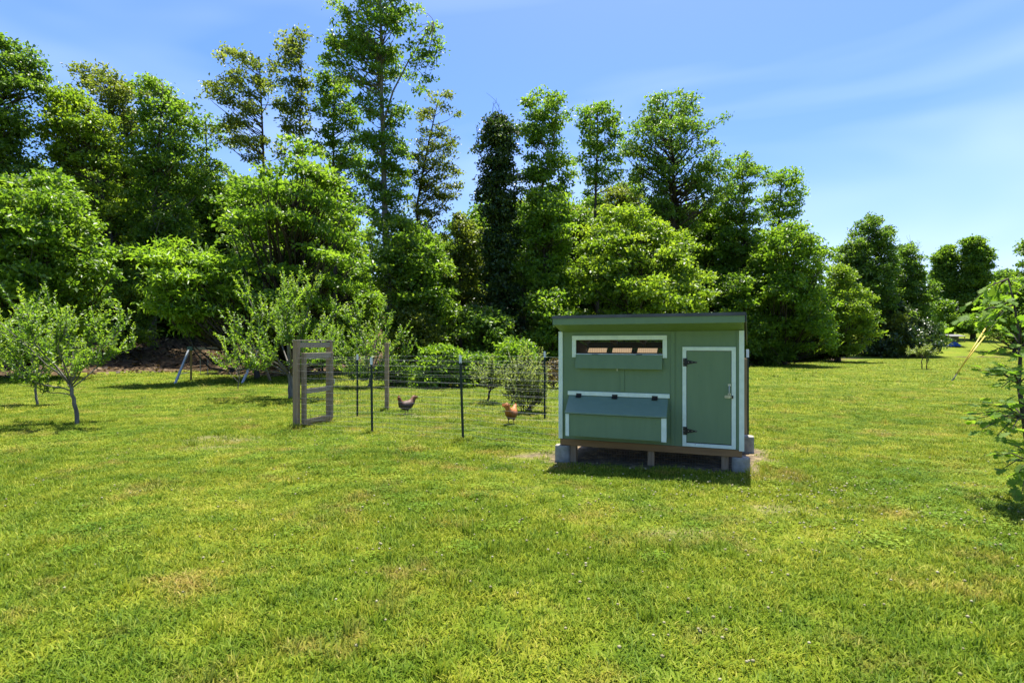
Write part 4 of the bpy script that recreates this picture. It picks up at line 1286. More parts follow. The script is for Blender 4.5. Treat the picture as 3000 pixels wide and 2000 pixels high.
shoot_plant('shrub', 'pale yellow green vase shaped shrub of many stems inside the chicken run', (x7, D7),
            [([(0, 0, -.03), (0, 0, .03), (0, 0, .08)], .03, .02)] + [([(rng.uniform(-.12, .12), rng.uniform(-.1, .1), -.03), t7((1212 + 2 * a) / 3, (945 + b) / 2, c / 2), t7(a, b, c)], .012, .004) for a, b, c in ((1168, 870, 0), (1180, 850, .3), (1195, 832, -.2), (1212, 825, .1), (1230, 838, -.2), (1245, 855, .2), (1254, 880, -.1), (1162, 895, .1), (1205, 850, -.4), (1225, 860, .4), (1190, 880, -.4), (1240, 900, -.2), (1250, 905, .1), (1215, 875, -.5), (1178, 905, .2))],
            (260, .14, .4), .075, 'leaf_pale', 'bark', cat='shrub', group=SHR, step=.034)


# ---------------------------------------------------------------- oak sapling at the right edge, leaf by leaf
def lobed_leaf(name, seed):
    r = np.random.default_rng(seed)
    prof = [(0, .02), (.10, .05), (.2, .19), (.28, .10), (.40, .33), (.50, .16), (.64, .38), (.74, .17), (.86, .22), (.95, .09), (1.0, 0.0)]
    V, T = [], []
    cur = r.uniform(.05, .22)
    for t, w in prof:
        zc = -cur * t * t
        w1, w2 = w * r.uniform(.85, 1.15), w * r.uniform(.85, 1.15)
        V += [(0, t, zc), (w1, t + .03 * (w > .2), zc + .35 * w1 * .4), (-w2, t + .03 * (w > .2), zc + .35 * w2 * .4)]
    for i in range(len(prof) - 1):
        a, b = i * 3, (i + 1) * 3
        T += [(a, a + 1, b + 1), (a, b + 1, b), (a, b + 2, a + 2), (a, b, b + 2)]
    return np_mesh(name, np.array(V), np.array(T), M['leaf_oak'], np.full(len(V), r.uniform(.3, .85)))


def oak_sapling():
    D = 6.0 * KD
    bxx = gx(2372, D)
    root = empty('oak_sapling', (bxx, D, gzf(bxx, D)))
    tag(root, 'young oak with large lobed leaves leaning in at the right edge', 'tree', None)

    def q(px, py, dy=0.0):
        d = D + dy
        return np.array([gx(px, d) - bxx, dy, gz(py, d)])
    mb = MB()
    stem = [np.array([0, 0, -.05]), q(2366, 1060), q(2352, 960), q(2340, 880), q(2345, 800), q(2330, 700), q(2315, 640)]
    mb.tube(stem, [.032, .028, .024, .02, .014, .009, .004], 7)
    br = [  # branch tip, from stem index, leaves
        (q(2275, 862, -.1), 3, 13), (q(2245, 850, -.2), 3, 12), (q(2300, 835, -.3), 3, 12), (q(2320, 860, -.5), 3, 10),
        (q(2240, 950, -.1), 2, 15), (q(2270, 930, -.3), 2, 14), (q(2255, 985, -.2), 2, 13), (q(2300, 960, -.5), 2, 13), (q(2290, 1000, -.3), 2, 12), (q(2325, 1020, -.4), 1, 10), (q(2340, 1040, -.2), 1, 8), (q(2310, 930, .4), 2, 10),
        (q(2215, 735, .2), 5, 10), (q(2245, 745, .1), 5, 10), (q(2265, 700, .3), 6, 9), (q(2290, 672, .1), 6, 9), (q(2285, 735, -.1), 5, 10), (q(2310, 760, .2), 4, 9), (q(2330, 690, .3), 6, 9), (q(2345, 740, -.2), 4, 9), (q(2225, 700, .1), 6, 7), (q(2262, 775, .1), 4, 5),
        (q(2390, 760, .1), 4, 9), (q(2400, 850, 0), 3, 11), (q(2410, 930, -.2), 2, 11), (q(2395, 980, .3), 1, 9), (q(2260, 815, .1), 4, 5), (q(2305, 1075, -.3), 1, 12), (q(2330, 1105, -.1), 1, 12), (q(2345, 1140, -.4), 1, 10), (q(2285, 1045, .2), 1, 12), (q(2225, 965, .3), 2, 10), (q(2325, 985, -.7), 2, 10), (q(2340, 920, -.5), 3, 10), (q(2300, 890, -.4), 3, 12), (q(2240, 690, .4), 6, 8), (q(2300, 705, -.2), 5, 10), (q(2335, 820, -.4), 4, 10), (q(2195, 745, .4), 5, 6)]
    leaves = [lobed_leaf('leaf', s) for s in (1, 2, 3, 4, 5)]
    n = 0
    for tip, si, k in br:
        a = stem[si]
        mid = (a + tip) / 2 + np.array([0, 0, .05])
        mb.tube([a, mid, tip], [.009, .006, .003], 5)
        for j in range(k):
            t = 1 - (j / k) ** 1.3 * .75
            p = (a * (1 - t) + tip * t) + np.array([0, 0, .05 * math.sin(math.pi * t)]) + rng.normal(size=3) * .02
            if gx(2378, D + p[1]) - bxx < p[0] and rng.random() < .8:
                continue
            out = Vector(tip - a).normalized()
            ang = rng.uniform(-1.9, 1.9)
            yv = (Matrix.Rotation(ang, 3, 'Z') @ out) + Vector((0, 0, rng.uniform(-.45, .25)))
            yv.normalize()
            up = Vector((rng.normal() * .5, rng.normal() * .5, 1))
            xv = yv.cross(up).normalized()
            zv = xv.cross(yv)
            mw = Matrix((xv, yv, zv)).transposed().to_4x4()
            s = rng.uniform(.07, .13)
            o = bpy.data.objects.new('leaf', leaves[int(rng.integers(5))])
            o.matrix_local = Matrix.Translation(Vector(p)) @ mw @ Matrix.Scale(s, 4)
            link(o, root)
            n += 1
    mb.build('stem', M['bark'], root, smooth=True)


oak_sapling()

# ================================================================ CHICKEN COOP
coop = empty('chicken_coop', (COOP_P0[0], COOP_P0[1], 0), math.atan2(COOP_X[1], COOP_X[0]))
tag(coop, 'green painted chicken coop with white trim and a slanted roof on blocks', 'chicken coop')
coop.scale = (0.985, 1, 1)
DP = 1.42                                    # depth of the house
GP, WP = 'green_paint', 'white_paint'
W0, W1 = 0.012, 2.432
# front wall: sheets round the window opening
fw = MB()
fw.box(W0, 0.261, 0, .018, .262, 1.742).box(1.447, W1, 0, .018, .262, 1.742).box(.261, 1.447, 0, .018, .262, 1.444).box(.261, 1.447, 0, .018, 1.632, 1.742)
fw.build('front_wall', M[GP], coop)
lin = MB()
lin.box(.03, .261, .021, .03, .28, 1.73).box(1.447, 2.41, .021, .03, .28, 1.73).box(.261, 1.447, .021, .03, .28, 1.444).box(.261, 1.447, .021, .03, 1.632, 1.73)
lin.build('wall_lining', M['lining'], coop)


def roof_z(y):
    return 1.945 - .16 * (y + .33)


for xa, xb, xi, xj in ((W0, .028, .031, .038), (W1 - .016, W1, W1 - .026, W1 - .019)):
    mb = MB()
    za, zb_ = roof_z(.018) - .13, roof_z(DP) - .13
    vs = [(x, y, z) for x in (xa, xb) for (y, z) in ((.019, .262), (DP, .262), (DP, zb_), (.019, za))]
    mb.add(vs, [(0, 1, 2, 3), (7, 6, 5, 4), (0, 4, 5, 1), (1, 5, 6, 2), (2, 6, 7, 3), (3, 7, 4, 0)])
    mb.build('side_wall', M[GP], coop)
    mb = MB()
    vs = [(x, y, z) for x in (xi, xj) for (y, z) in ((.032, .28), (DP - .03, .28), (DP - .03, zb_), (.032, za))]
    mb.add(vs, [(0, 1, 2, 3), (7, 6, 5, 4), (0, 4, 5, 1), (1, 5, 6, 2), (2, 6, 7, 3), (3, 7, 4, 0)])
    mb.build('wall_lining', M['lining'], coop)
bx('rear_wall', .03, W1 - .018, DP - .018, DP, .262, 1.425, GP, coop)
bx('wall_lining', .04, W1 - .028, DP - .028, DP - .02, .28, 1.425, 'lining', coop)
bx('top_plate', .04, W1 - .028, DP - .115, DP - .03, 1.40, 1.438, 'lining', coop)
bx('rear_light_block', .04, W1 - .028, DP - .06, DP - .03, 1.508, 1.60, 'lining', coop)  # added board, blocks the bright view above the openings so the inside stays dark
bx('coop_floor', .04, W1 - .028, .032, DP - .03, .262, .28, 'raw_wood', coop)
# tilted boards added to catch the sun behind the rear eave openings
for i in range(6):
    xa = .035 + i * .405
    mb = MB()
    vs = [(xa, DP + .006, 1.428), (xa + .31, DP + .006, 1.428), (xa + .31, DP + .105, 1.52), (xa, DP + .105, 1.52)]
    vs += [(p[0], p[1] + .012, p[2] - .012) for p in vs]
    mb.add(vs, [(0, 1, 2, 3), (7, 6, 5, 4), (0, 4, 5, 1), (1, 5, 6, 2), (2, 6, 7, 3), (3, 7, 4, 0)])
    mb.build('sun_catch_board', M['raw_wood'], coop)
# roof
roof = MB()
yv = [(-.335, roof_z(-.335)), (DP + .004, roof_z(DP + .004))]
roof.add([(x, y, z - dz) for x in (.028, 2.462) for (y, z) in yv for dz in (0, .025)], [(0, 1, 3, 2), (4, 6, 7, 5), (0, 4, 5, 1), (2, 3, 7, 6), (0, 2, 6, 4), (1, 5, 7, 3)])
roof_o = roof.build('roof', M['shingle'], coop)
for i in range(6):          # rafters
    xa = .045 + i * .4585
    mb = MB()
    vs = [(x, y, roof_z(y) - dz) for x in (xa, xa + .038) for y in (.03, DP + .0) for dz in (.027, .115)]
    mb.add(vs, [(0, 1, 3, 2), (4, 6, 7, 5), (0, 4, 5, 1), (2, 3, 7, 6), (0, 2, 6, 4), (1, 5, 7, 3)])
    mb.build('rafter', M['lining'], roof_o)
bx('fascia', .034, 2.456, -.352, -.334, 1.828, 1.922, GP, roof_o)
mb = MB()
mb.box(.026, 2.464, -.362, -.353, 1.912, 1.952).box(.026, 2.464, -.353, -.30, 1.9475, 1.953)
mb.build('drip_edge', M['drip'], roof_o)
for xa in (.026, 2.4625):
    mb = MB()
    vs = [(x, y, roof_z(y) - dz) for x in (xa, xa + .012) for y in (-.3345, DP + .006) for dz in (-.004, .105)]
    mb.add(vs, [(0, 1, 3, 2), (4, 6, 7, 5), (0, 4, 5, 1), (2, 3, 7, 6), (0, 2, 6, 4), (1, 5, 7, 3)])
    mb.build('barge_board', M['drip'], roof_o)
mb = MB()
vs = [(x, y, z) for x in (.042, 2.448) for (y, z) in ((-.333, 1.832), (-.333, 1.842), (.0, 1.744), (.0, 1.756))]
mb.add(vs, [(0, 1, 3, 2), (4, 6, 7, 5), (0, 4, 5, 1), (2, 3, 7, 6), (0, 2, 6, 4), (1, 5, 7, 3)])
mb.build('soffit', M[GP], roof_o)
# trims and battens
bx('corner_trim', .008, .068, -.022, -.001, .262, 1.742, WP, coop)
bx('corner_trim', 2.385, 2.446, -.022, -.001, .25, 1.742, WP, coop)
bx('batten', .885, .937, -.013, -.001, .945, 1.244, GP, coop)
bx('batten', 1.553, 1.603, -.013, -.001, .264, 1.742, GP, coop)
bx('batten', 2.355, 2.383, -.012, -.001, .264, 1.742, GP, coop)
# window frame, wire and flap
wf = bx('window_frame', .206, 1.503, -.022, -.001, 1.630, 1.688, WP, coop)
bx('frame_board', .206, .262, -.021, -.001, 1.392, 1.6295, WP, wf)
bx('frame_board', 1.447, 1.503, -.021, -.001, 1.392, 1.6295, WP, wf)
bx('sill', .263, 1.446, -.02, .01, 1.432, 1.4435, WP, wf)
wm = MB()
for i in range(48):
    x = .265 + i * 1.178 / 47
    wm.bar((x, .019, 1.445), (x, .019, 1.631), .0024, .0024)
for i in range(8):
    z = 1.45 + i * .025
    wm.bar((.262, .0205, z), (1.446, .0205, z), .002, .002)
o = wm.build('wire_mesh', M['dark_wire'], wf)
o['kind'] = 'stuff'
mb = MB()
mb.add([(x, y, z) for x in (.266, 1.446) for (y, z) in ((-.026, 1.430), (-.042, 1.430), (-.060, 1.244), (-.076, 1.244))], [(0, 1, 3, 2), (4, 6, 7, 5), (0, 4, 5, 1), (2, 3, 7, 6), (0, 2, 6, 4), (1, 5, 7, 3)])
flap = mb.build('window_flap', M[GP], coop, bevel=.002)
for xa in (.50, 1.10):
    bx('hinge', xa, xa + .08, -.045, -.02, 1.4305, 1.438, 'black_iron', flap, 0)
bx('hook', .845, .853, -.05, -.044, 1.215, 1.243, 'zinc', flap, 0)
# nest box
nb = MB()
NX0, NX1, ND = .192, 1.528, .26
nb.box(NX0 + .012, NX1 - .012, -ND, -.001, .349, .640)
nest = nb.build('nest_box', M[GP], coop)
bx('corner_trim', NX0 - .002, NX0 + .047, -ND - .016, -ND - .001, .345, .642, WP, nest)
bx('corner_trim', NX1 - .062, NX1 + .002, -ND - .016, -ND - .001, .342, .642, WP, nest)
bx('side_trim', NX0 + .0, NX0 + .0115, -ND - .0005, -ND + .06, .345, .642, WP, nest)
bx('hinge_strip', .145, 1.537, -.026, -.001, .872, .926, WP, nest)
mb = MB()
mb.add([(x + e, y, z) for x, sg in ((NX0, -1), (NX1, 1)) for (y, z, e) in ((-.012, .868, -.03 if sg < 0 else -.012), (-.012, .852, -.03 if sg < 0 else -.012), (-ND - .03, .664, sg * .006), (-ND - .03, .648, sg * .006))],
       [(0, 1, 3, 2), (4, 6, 7, 5), (0, 4, 5, 1), (2, 3, 7, 6), (0, 2, 6, 4), (1, 5, 7, 3)])
lid = mb.build('lid', M['lid_grey'], nest, bevel=.002)
for side in (NX0, NX1 - .016):          # cheeks under the sloping lid
    m2 = MB()
    vs = [(x, y, z) for x in (side + .002, side + .014) for (y, z) in ((-.002, .640), (-ND + .005, .640), (-ND + .005, .648), (-.002, .84))]
    m2.add(vs, [(0, 1, 2, 3), (7, 6, 5, 4), (0, 4, 5, 1), (1, 5, 6, 2), (2, 6, 7, 3), (3, 7, 4, 0)])
    m2.build('cheek', M[GP], nest)
for xa in (.27, .775, 1.31):
    mb = MB()
    mb.box(xa, xa + .075, -.031, -.0265, .868, .898)
    a = math.atan2(.204, .278)
    mt = Matrix.Translation((xa, -.026, .871)) @ Matrix.Rotation(a, 4, 'X')
    mb.box(0, .075, -.046, 0.0, -.001, .004, mt)
    mb.tube([(xa, -.03, .87), (xa + .075, -.03, .87)], .006, 6)
    mb.build('hinge', M['black_iron'], nest)
# door
dt = bx('door_trim', 1.699, 1.748, -.022, -.001, .268, 1.490, WP, coop)
tag(dt, None)
bx('door_trim', 2.297, 2.349, -.022, -.001, .268, 1.490, WP, coop)
bx('door_trim', 1.699, 2.349, -.0215, -.001, 1.4905, 1.538, WP, coop)
bx('door_trim', 1.7485, 2.2965, -.0215, -.001, .268, .312, WP, coop)
bx('door_gap_shade', 1.749, 2.296, -.004, -.0012, .3125, 1.490, 'black_iron', coop, 0)  # black sheet behind the door, its colour stands in for the gap's shade
door = bx('door', 1.754, 2.291, -.019, -.005, .324, 1.485, GP, coop, .003)
for zc in (1.342, .466):
    mb = MB()
    mb.box(1.707, 1.752, -.027, -.0225, zc - .052, zc + .052)
    mb.prism([(1.756, zc - .03), (1.80, zc - .022), (1.852, zc - .010), (1.875, zc - .012), (1.885, zc), (1.875, zc + .012), (1.852, zc + .010), (1.80, zc + .022), (1.756, zc + .03)], -.0255, -.0205)
    mb.tube([(1.754, -.027, zc - .05), (1.754, -.027, zc + .05)], .006, 6)
    h = mb.build('hinge', M['black_iron'], door)
    sc = MB()
    for (sx, sz) in ((1.718, .038), (1.718, 0), (1.718, -.038), (1.775, 0), (1.82, 0), (1.868, 0)):
        sc.box(sx - .003, sx + .003, -.0285, -.0255, zc + sz - .003, zc + sz + .003)
    # screws are sub-pieces of the hinge, joined with the door's hardware
    sc.build('screw', M['zinc'], door)
mb = MB()
mb.tube([(2.272, -.02, 1.055), (2.272, -.062, 1.045), (2.272, -.066, 1.0), (2.272, -.062, .955), (2.272, -.02, .945)], .008, 6)
mb.build('handle', M['swing_steel'], door, smooth=True)
mb = MB()
mb.box(2.254, 2.29, -.024, -.0195, 1.05, 1.078).box(2.254, 2.29, -.024, -.0195, .938, .962)
mb.build('handle_plate', M['zinc'], door)
mb = MB()
mb.box(2.218, 2.286, -.025, -.0195, .900, .934)
mb.tube([(2.214, -.032, .917), (2.318, -.032, .917)], .005, 6)
mb.box(2.228, 2.240, -.038, -.0255, .905, .929).box(2.264, 2.276, -.038, -.0255, .905, .929)
mb.tube([(2.232, -.032, .917), (2.232, -.052, .905)], .004, 5)
mb.build('bolt', M['zinc'], door)
bx('keeper', 2.302, 2.318, -.040, -.0225, .898, .936, 'black_iron', coop, 0)
# skids, posts
bx('skid_beam', .030, 2.420, -.016, .022, .172, .2605, 'beam_wood', coop, .004)
bx('skid_beam', .030, 2.420, DP - .04, DP - .002, .172, .2605, 'beam_wood', coop, .004)
for xa in (.05, .85, 1.6, 2.36):
    bx('joist', xa, xa + .04, .0225, DP - .0405, .175, .26, 'beam_wood', coop, 0)
for (xa, ya) in ((.165, .05), (1.243, .05), (2.175, .05), (.165, DP - .12), (1.243, DP - .12), (2.175, DP - .12)):
    bx('support_post', xa, xa + .086, ya - .026, ya + .06, -.13, .172, 'post_wood', coop, .004)
um = MB()
for i in range(46):
    x = .52 + i * .036
    um.bar((x, .10, -.06), (x, .10, .174), .0022, .0022)
for z in (-.02, .03, .08, .13):
    um.bar((.5, .102, z), (2.2, .102, z), .0022, .0022)
o = um.build('apron_wire', M['dark_wire'], coop)
o['kind'] = 'stuff'


# concrete blocks under the corners
def round_block(name, label, u, w, sx, sy, z0, z1, rz=0):
    p = COOP_P0 + COOP_X * u + COOP_Y * w
    mb = MB()
    n = 28
    rings = [(z0, 1.0), (z0 + .02, 1.0), (z1 - .03, 1.0), (z1 - .008, .985), (z1, .93)]
    vs, fs = [], []
    for z, k in rings:
        for i in range(n):
            a = 2 * math.pi * i / n
            ca, sa = math.cos(a), math.sin(a)
            e = .62
            x = sx * k * math.copysign(abs(ca) ** e, ca)
            y = sy * k * math.copysign(abs(sa) ** e, sa)
            jit = 1 + .012 * math.sin(5 * a + z * 30)
            vs.append((x * jit, y * jit, z))
    for r in range(len(rings) - 1):
        for i in range(n):
            j = (i + 1) % n
            fs.append((r * n + i, r * n + j, (r + 1) * n + j, (r + 1) * n + i))
    fs.append(tuple(range(n - 1, -1, -1)))
    fs.append(tuple(range((len(rings) - 1) * n, len(rings) * n)))
    mb.add(vs, fs)
    o = mb.build(name, M['concrete'], None)
    o.location = (p[0], p[1], 0)
    o.rotation_euler = (0, 0, coop.rotation_euler[2] + rz)
    tag(o, label, 'concrete block', 'concrete blocks under the coop corners')
    return o


round_block('concrete_block', 'rounded concrete block under the left front corner of the coop', .055, .05, .108, .095, -.12, .165)
round_block('concrete_block', 'rounded concrete block under the right front corner of the coop below the door', 2.368, .045, .104, .095, -.05, .170, .1)
round_block('concrete_block', 'concrete block behind showing past the right side of the coop', 2.42, DP - .02, .108, .10, -.05, .235, .1)

# ================================================================ FENCE, GATE
GL = np.array([-3.99, 11.06 * KD])
GR = np.array([-3.70, 12.10 * KD])


def t_post(parent, x, y, h, lean, origin):
    z0 = gzf(x, y)
    tp = [(-.014, -.004), (.014, -.004), (.014, 0), (.003, 0), (.003, .024), (-.003, .024), (-.003, 0), (-.014, 0)]
    a = 0.3
    base = Vector((x - origin[0], y - origin[1], z0 - origin[2]))

    def seg(za, zb, mat, name, par, grow=1.5):
        vs = []
        for z in (za, zb):
            for (px, py) in tp:
                vs.append(base + Vector((px * grow + lean * z, py * grow, z)))
        n = len(tp)
        mb = MB()
        fs = [tuple(range(n)), tuple(range(2 * n - 1, n - 1, -1))]
        for i in range(n):
            j = (i + 1) % n
            fs.append((i, i + n, j + n, j))
        mb.add(vs, fs)
        return mb.build(name, mat, par)
    p = seg(-.1, h - .13, M['post_green'], 't_post', parent)
    seg(h - .13, h, M['post_white'], 'white_tip', p, 1.56)
    st = MB()
    for i in range(int((h - .2) / .055)):
        z = .12 + i * .055
        st.box(base.x + lean * z - .006, base.x + lean * z + .006, base.y - .013, base.y - .0062, base.z + z, base.z + z + .016)
    st.build('stud', M['post_green'], p)['kind'] = 'stuff'
    return p


def fence_run(label, path, posts, levels, spacing, name='wire_fence', vtop=1.28):
    o3 = (path[0][0], path[0][1], gzf(path[0][0], path[0][1]))
    root = empty(name, o3)
    tag(root, label, 'fence', 'wire fence round the chicken run')
    for kind, x, y, h, lean in posts:
        if kind == 't':
            t_post(root, x, y, h, lean, o3)
        else:
            z0 = gzf(x, y)
            mb = MB().box(x - .045 - o3[0], x + .045 - o3[0], y - .045 - o3[1], y + .045 - o3[1], z0 - .1 - o3[2], z0 + h - o3[2])
            mb.build('wooden_post', M['post_wood'], root, .006)
    seg = [np.array(p) for p in path]
    lens = [np.linalg.norm(seg[i + 1] - seg[i]) for i in range(len(seg) - 1)]
    cum = np.concatenate([[0], np.cumsum(lens)])

    def at(s):
        x = np.interp(s, cum, [p[0] for p in seg])
        y = np.interp(s, cum, [p[1] for p in seg])
        return x, y
    for li, z in enumerate(levels):
        pts = []
        for s in np.linspace(0, cum[-1], 26):
            x, y = at(s)
            k = (s / cum[-1] * (len(seg) - 1)) % 1
            pts.append((x - o3[0], y - o3[1], gzf(x, y) + z - .014 * math.sin(math.pi * k) * (1 + .4 * math.sin(li * 2.1)) - o3[2]))
        m2 = MB().tube(pts, .0013, 4)
        m2.build('wire', M['wire'], root)
    st = MB()
    n = int(cum[-1] / spacing)
    for i in range(n + 1):
        x, y = at(i * cum[-1] / n)
        z0 = gzf(x, y)
        st.bar((x - o3[0], y - o3[1], z0 - o3[2]), (x - o3[0] + rng.normal() * .004, y - o3[1], z0 + vtop - o3[2]), .0019, .0019)
    st.build('wire_stay', M['dark_wire'], root)['kind'] = 'stuff'
    return root


LEV = [.03, .11, .19, .28, .37, .47, .58, .70, .82, .95, 1.08, 1.20, 1.31]
T1, T2 = (-2.50, 10.68 * KD), (-.81, 9.90 * KD)
fence_run('front wire fence running from the gate past two steel posts to the coop', [tuple(GL + np.array([0, -.05])), T1, T2, (.85, 8.5)], [('t', T1[0], T1[1], 1.34, -.012), ('t', T2[0], T2[1], 1.41, -.034)], LEV, .075)
T3, WPOS, T4, T5 = (-3.38, 13.06 * KD), (-2.97, 14.17 * KD), (.685, 12.53 * KD), (3.785, 9.6 * KD)
fence_run('rear wire fence with steel and wooden posts beyond the two hens', [tuple(GR), T3, WPOS, T4, (3.2, 11.0), T5, (3.46, 8.95 * KD)],
          [('t', T3[0], T3[1], 1.36, 0.0), ('w', WPOS[0], WPOS[1], 1.61, 0), ('t', T4[0], T4[1], 1.42, .0), ('t', T5[0], T5[1], 1.49, 0.0), ('w', 3.455, 8.93 * KD, 1.36, 0)], LEV, .09)

# gate in its wooden frame, seen almost edge on
ga = math.atan2((GR - GL)[1], (GR - GL)[0])
gl_ = float(np.linalg.norm(GR - GL))
gate = empty('wooden_gate', (GL[0], GL[1], gzf(GL[0], GL[1])), ga)
tag(gate, 'weathered grey wooden gate frame standing at the left end of the wire fence', 'gate')


def gbox(name, x0, x1, y0, y1, z0, z1, mat, par=gate):
    return bx(name, x0, x1, y0, y1, z0, z1, mat, par, .005)


gbox('post', -.045, .045, -.05, .05, -.1, 1.62, 'post_wood')
gbox('post', gl_ - .045, gl_ + .045, -.05, .05, -.1, 1.62, 'post_wood')
gbox('header', .046, gl_ - .046, -.045, .045, 1.50, 1.60, 'grey_rail')
gbox('cap_board', -.06, gl_ + .06, -.055, .055, 1.6205, 1.642, 'grey_rail')
gbox('sill', .046, gl_ - .046, -.045, .045, -.02, .07, 'grey_wood')
leaf_f = gbox('gate_leaf', .055, .125, -.13, -.06, .08, 1.40, 'grey_wood')
gbox('stile', gl_ - .125, gl_ - .055, -.13, -.06, .08, 1.40, 'grey_wood', leaf_f)
gbox('rail', .126, gl_ - .126, -.125, -.065, 1.29, 1.40, 'grey_rail', leaf_f)
gbox('rail', .126, gl_ - .126, -.125, -.065, .64, .73, 'grey_rail', leaf_f)
gbox('rail', .126, gl_ - .126, -.125, -.065, .08, .16, 'grey_wood', leaf_f)
gm = MB()
for z in np.arange(.2, 1.38, .1):
    gm.bar((.06, -.135, z), (gl_ - .06, -.135, z), .003, .003)
gm.build('gate_wire', M['wire'], leaf_f)['kind'] = 'stuff'
gbox('latch', gl_ - .06, gl_ - .02, -.15, -.131, .76, .86, 'zinc', leaf_f)

# ================================================================ HENS


def hen(name, label, loc, rz, mat, scale=1.0, head_low=False):
    """body, neck, head and tail are one lofted surface; facing local +x"""
    root = empty(name, loc, rz)
    root.scale = (scale,) * 3
    tag(root, label, 'hen', 'hens in the wire run')
    # spine stations: x, z, half width, half height
    st = [(-.215, .395, .006, .012), (-.205, .385, .020, .045), (-.185, .355, .030, .060), (-.160, .315, .040, .066), (-.130, .270, .062, .074), (-.09, .235, .082, .088), (-.04, .210, .098, .100), (.02, .200, .102, .104), (.08, .208, .094, .098), (.125, .232, .074, .084)]
    if head_low:
        st += [(.150, .262, .052, .060), (.168, .290, .040, .046), (.184, .312, .033, .037), (.204, .322, .030, .031), (.226, .318, .022, .022), (.240, .312, .008, .009)]
    else:
        st += [(.150, .270, .054, .062), (.165, .308, .042, .048), (.174, .345, .034, .038), (.186, .372, .031, .033), (.206, .380, .026, .027), (.224, .374, .010, .011)]
    n = 16
    vs, fs = [], []
    for i, (x, z, w, h) in enumerate(st):
        a, b = st[max(i - 1, 0)], st[min(i + 1, len(st) - 1)]
        tx, tz = b[0] - a[0], b[1] - a[1]
        ln = math.hypot(tx, tz) or 1
        nx, nz = -tz / ln, tx / ln
        for k in range(n):
            an = 2 * math.pi * k / n
            r = 1 + .05 * math.sin(7 * an + i * 1.7)
            vs.append((x + nx * math.sin(an) * h * r, math.cos(an) * w * r, z + nz * math.sin(an) * h * r))
    for i in range(len(st) - 1):
        for k in range(n):
            j = (k + 1) % n
            fs.append((i * n + k, i * n + j, (i + 1) * n + j, (i + 1) * n + k))
    fs.append(tuple(range(n - 1, -1, -1)))
    fs.append(tuple(range((len(st) - 1) * n, len(st) * n)))
    # thighs join the belly
    mb = MB().add(vs, fs)
    for s in (-1, 1):
        mb.tube([(.0, .045 * s, .16), (.012, .05 * s, .115), (.005, .05 * s, .085)], [.045, .032, .014], 8)
    mb.build('body', M[mat], root, smooth=True)
    for s in (-1, 1):          # folded wing
        m2 = MB()
        n2 = 14
        w = []
        for (off, k) in ((0.0, 1.0), (.014, .82)):
            for i in range(n2):
                an = 2 * math.pi * i / n2
                px, pz = math.cos(an), math.sin(an)
                X = -.03 + px * .115 * k
                w.append((X, s * (.090 + off - .05 * (px ** 2) * .6 - .025 * abs(pz)), .225 + pz * .058 * k + .02 * -px))
        fs2 = [tuple(range(n2, 2 * n2)), tuple(range(n2 - 1, -1, -1))]
        for i in range(n2):
            j = (i + 1) % n2
            fs2.append((i, j, j + n2, i + n2))
        m2.add(w, fs2)
        m2.build('wing', M[mat], root, smooth=True)
        m3 = MB()
        m3.tube([(.005, .05 * s, .09), (.0, .05 * s, .045), (.008, .05 * s, .008)], [.009, .007, .007], 6)
        for dx, dy in ((.05, 0), (.038, .03), (.038, -.03), (-.025, 0)):
            m3.tube([(.008, .05 * s, .01), (.008 + dx, .05 * s + dy, .004)], [.006, .003], 5)
        m3.build('leg', M['beak'], root)
    # tail feathers as separate curved vanes standing out of the rump
    for i in range(7):
        f = (i - 3) / 3
        m4 = MB()
        pts = [(-.145, .02 * f, .30), (-.195, .045 * f, .365), (-.23 - .01 * abs(f), .075 * f, .405 - .03 * abs(f))]
        for t, (a, b) in enumerate(zip(pts[:-1], pts[1:])):
            m4.bar(a, b, .012, .062 - .014 * t, up=(0.6, 0, .8))
        m4.build('tail_feather', M[mat], root)
    hx, hz = (.226, .318) if head_low else (.206, .380)
    m5 = MB().tube([(hx + .006, 0, hz - .004), (hx + .022, 0, hz - .01), (hx + .04, 0, hz - .02)], [.011, .008, .002], 6)
    m5.build('beak', M['beak'], root)
    m6 = MB()
    m6.prism([(hx - .03, hz + .02), (hx + .02, hz + .012), (hx + .024, hz + .034), (hx + .012, hz + .028), (hx + .004, hz + .05), (hx - .008, hz + .032), (hx - .018, hz + .046), (hx - .03, hz + .03)], -.004, .004)
    m6.build('comb', M['comb'], root)
    m7 = MB().prism([(hx + .008, hz - .014), (hx + .02, hz - .018), (hx + .014, hz - .05), (hx + .004, hz - .045)], -.008, .008)
    m7.build('wattle', M['comb'], root)
    m8 = MB()
    for s in (-1, 1):
        m8.tube([(hx - .006, s * .022, hz + .004), (hx - .006, s * .029, hz + .004)], [.005, .003], 8)
    m8.build('eye', M['black_iron'], root)
    return root


Dh = CAM_Z * F / (951 - HZ)
hen('hen', 'dark brown hen facing left nearer the wooden fence post', (gx(934, Dh), Dh, gzf(gx(934, Dh), Dh)), math.radians(222), 'hen_dark', 1.02)
Dh2 = CAM_Z * F / (976 - HZ)
hen('hen', 'rusty red hen turned away nearer the coop', (gx(1174, Dh2), Dh2, gzf(gx(1174, Dh2), Dh2)), math.radians(68), 'hen_red', 1.08, True)

# ================================================================ SWING SET
sw_o = (-13.35, 24.8 * KD, 0)
sw = empty('swing_set', sw_o)
tag(sw, 'small swing set frame with a wooden top beam at the shady edge of the lawn', 'swing set')
ap = Vector((0, 0, 1.38))
ap2 = Vector((2.75, .15, 1.38))


def leg(a, b, mat, w=.07):
    return MB().bar(a, b, w, w).build('leg', M[mat], sw, .004)


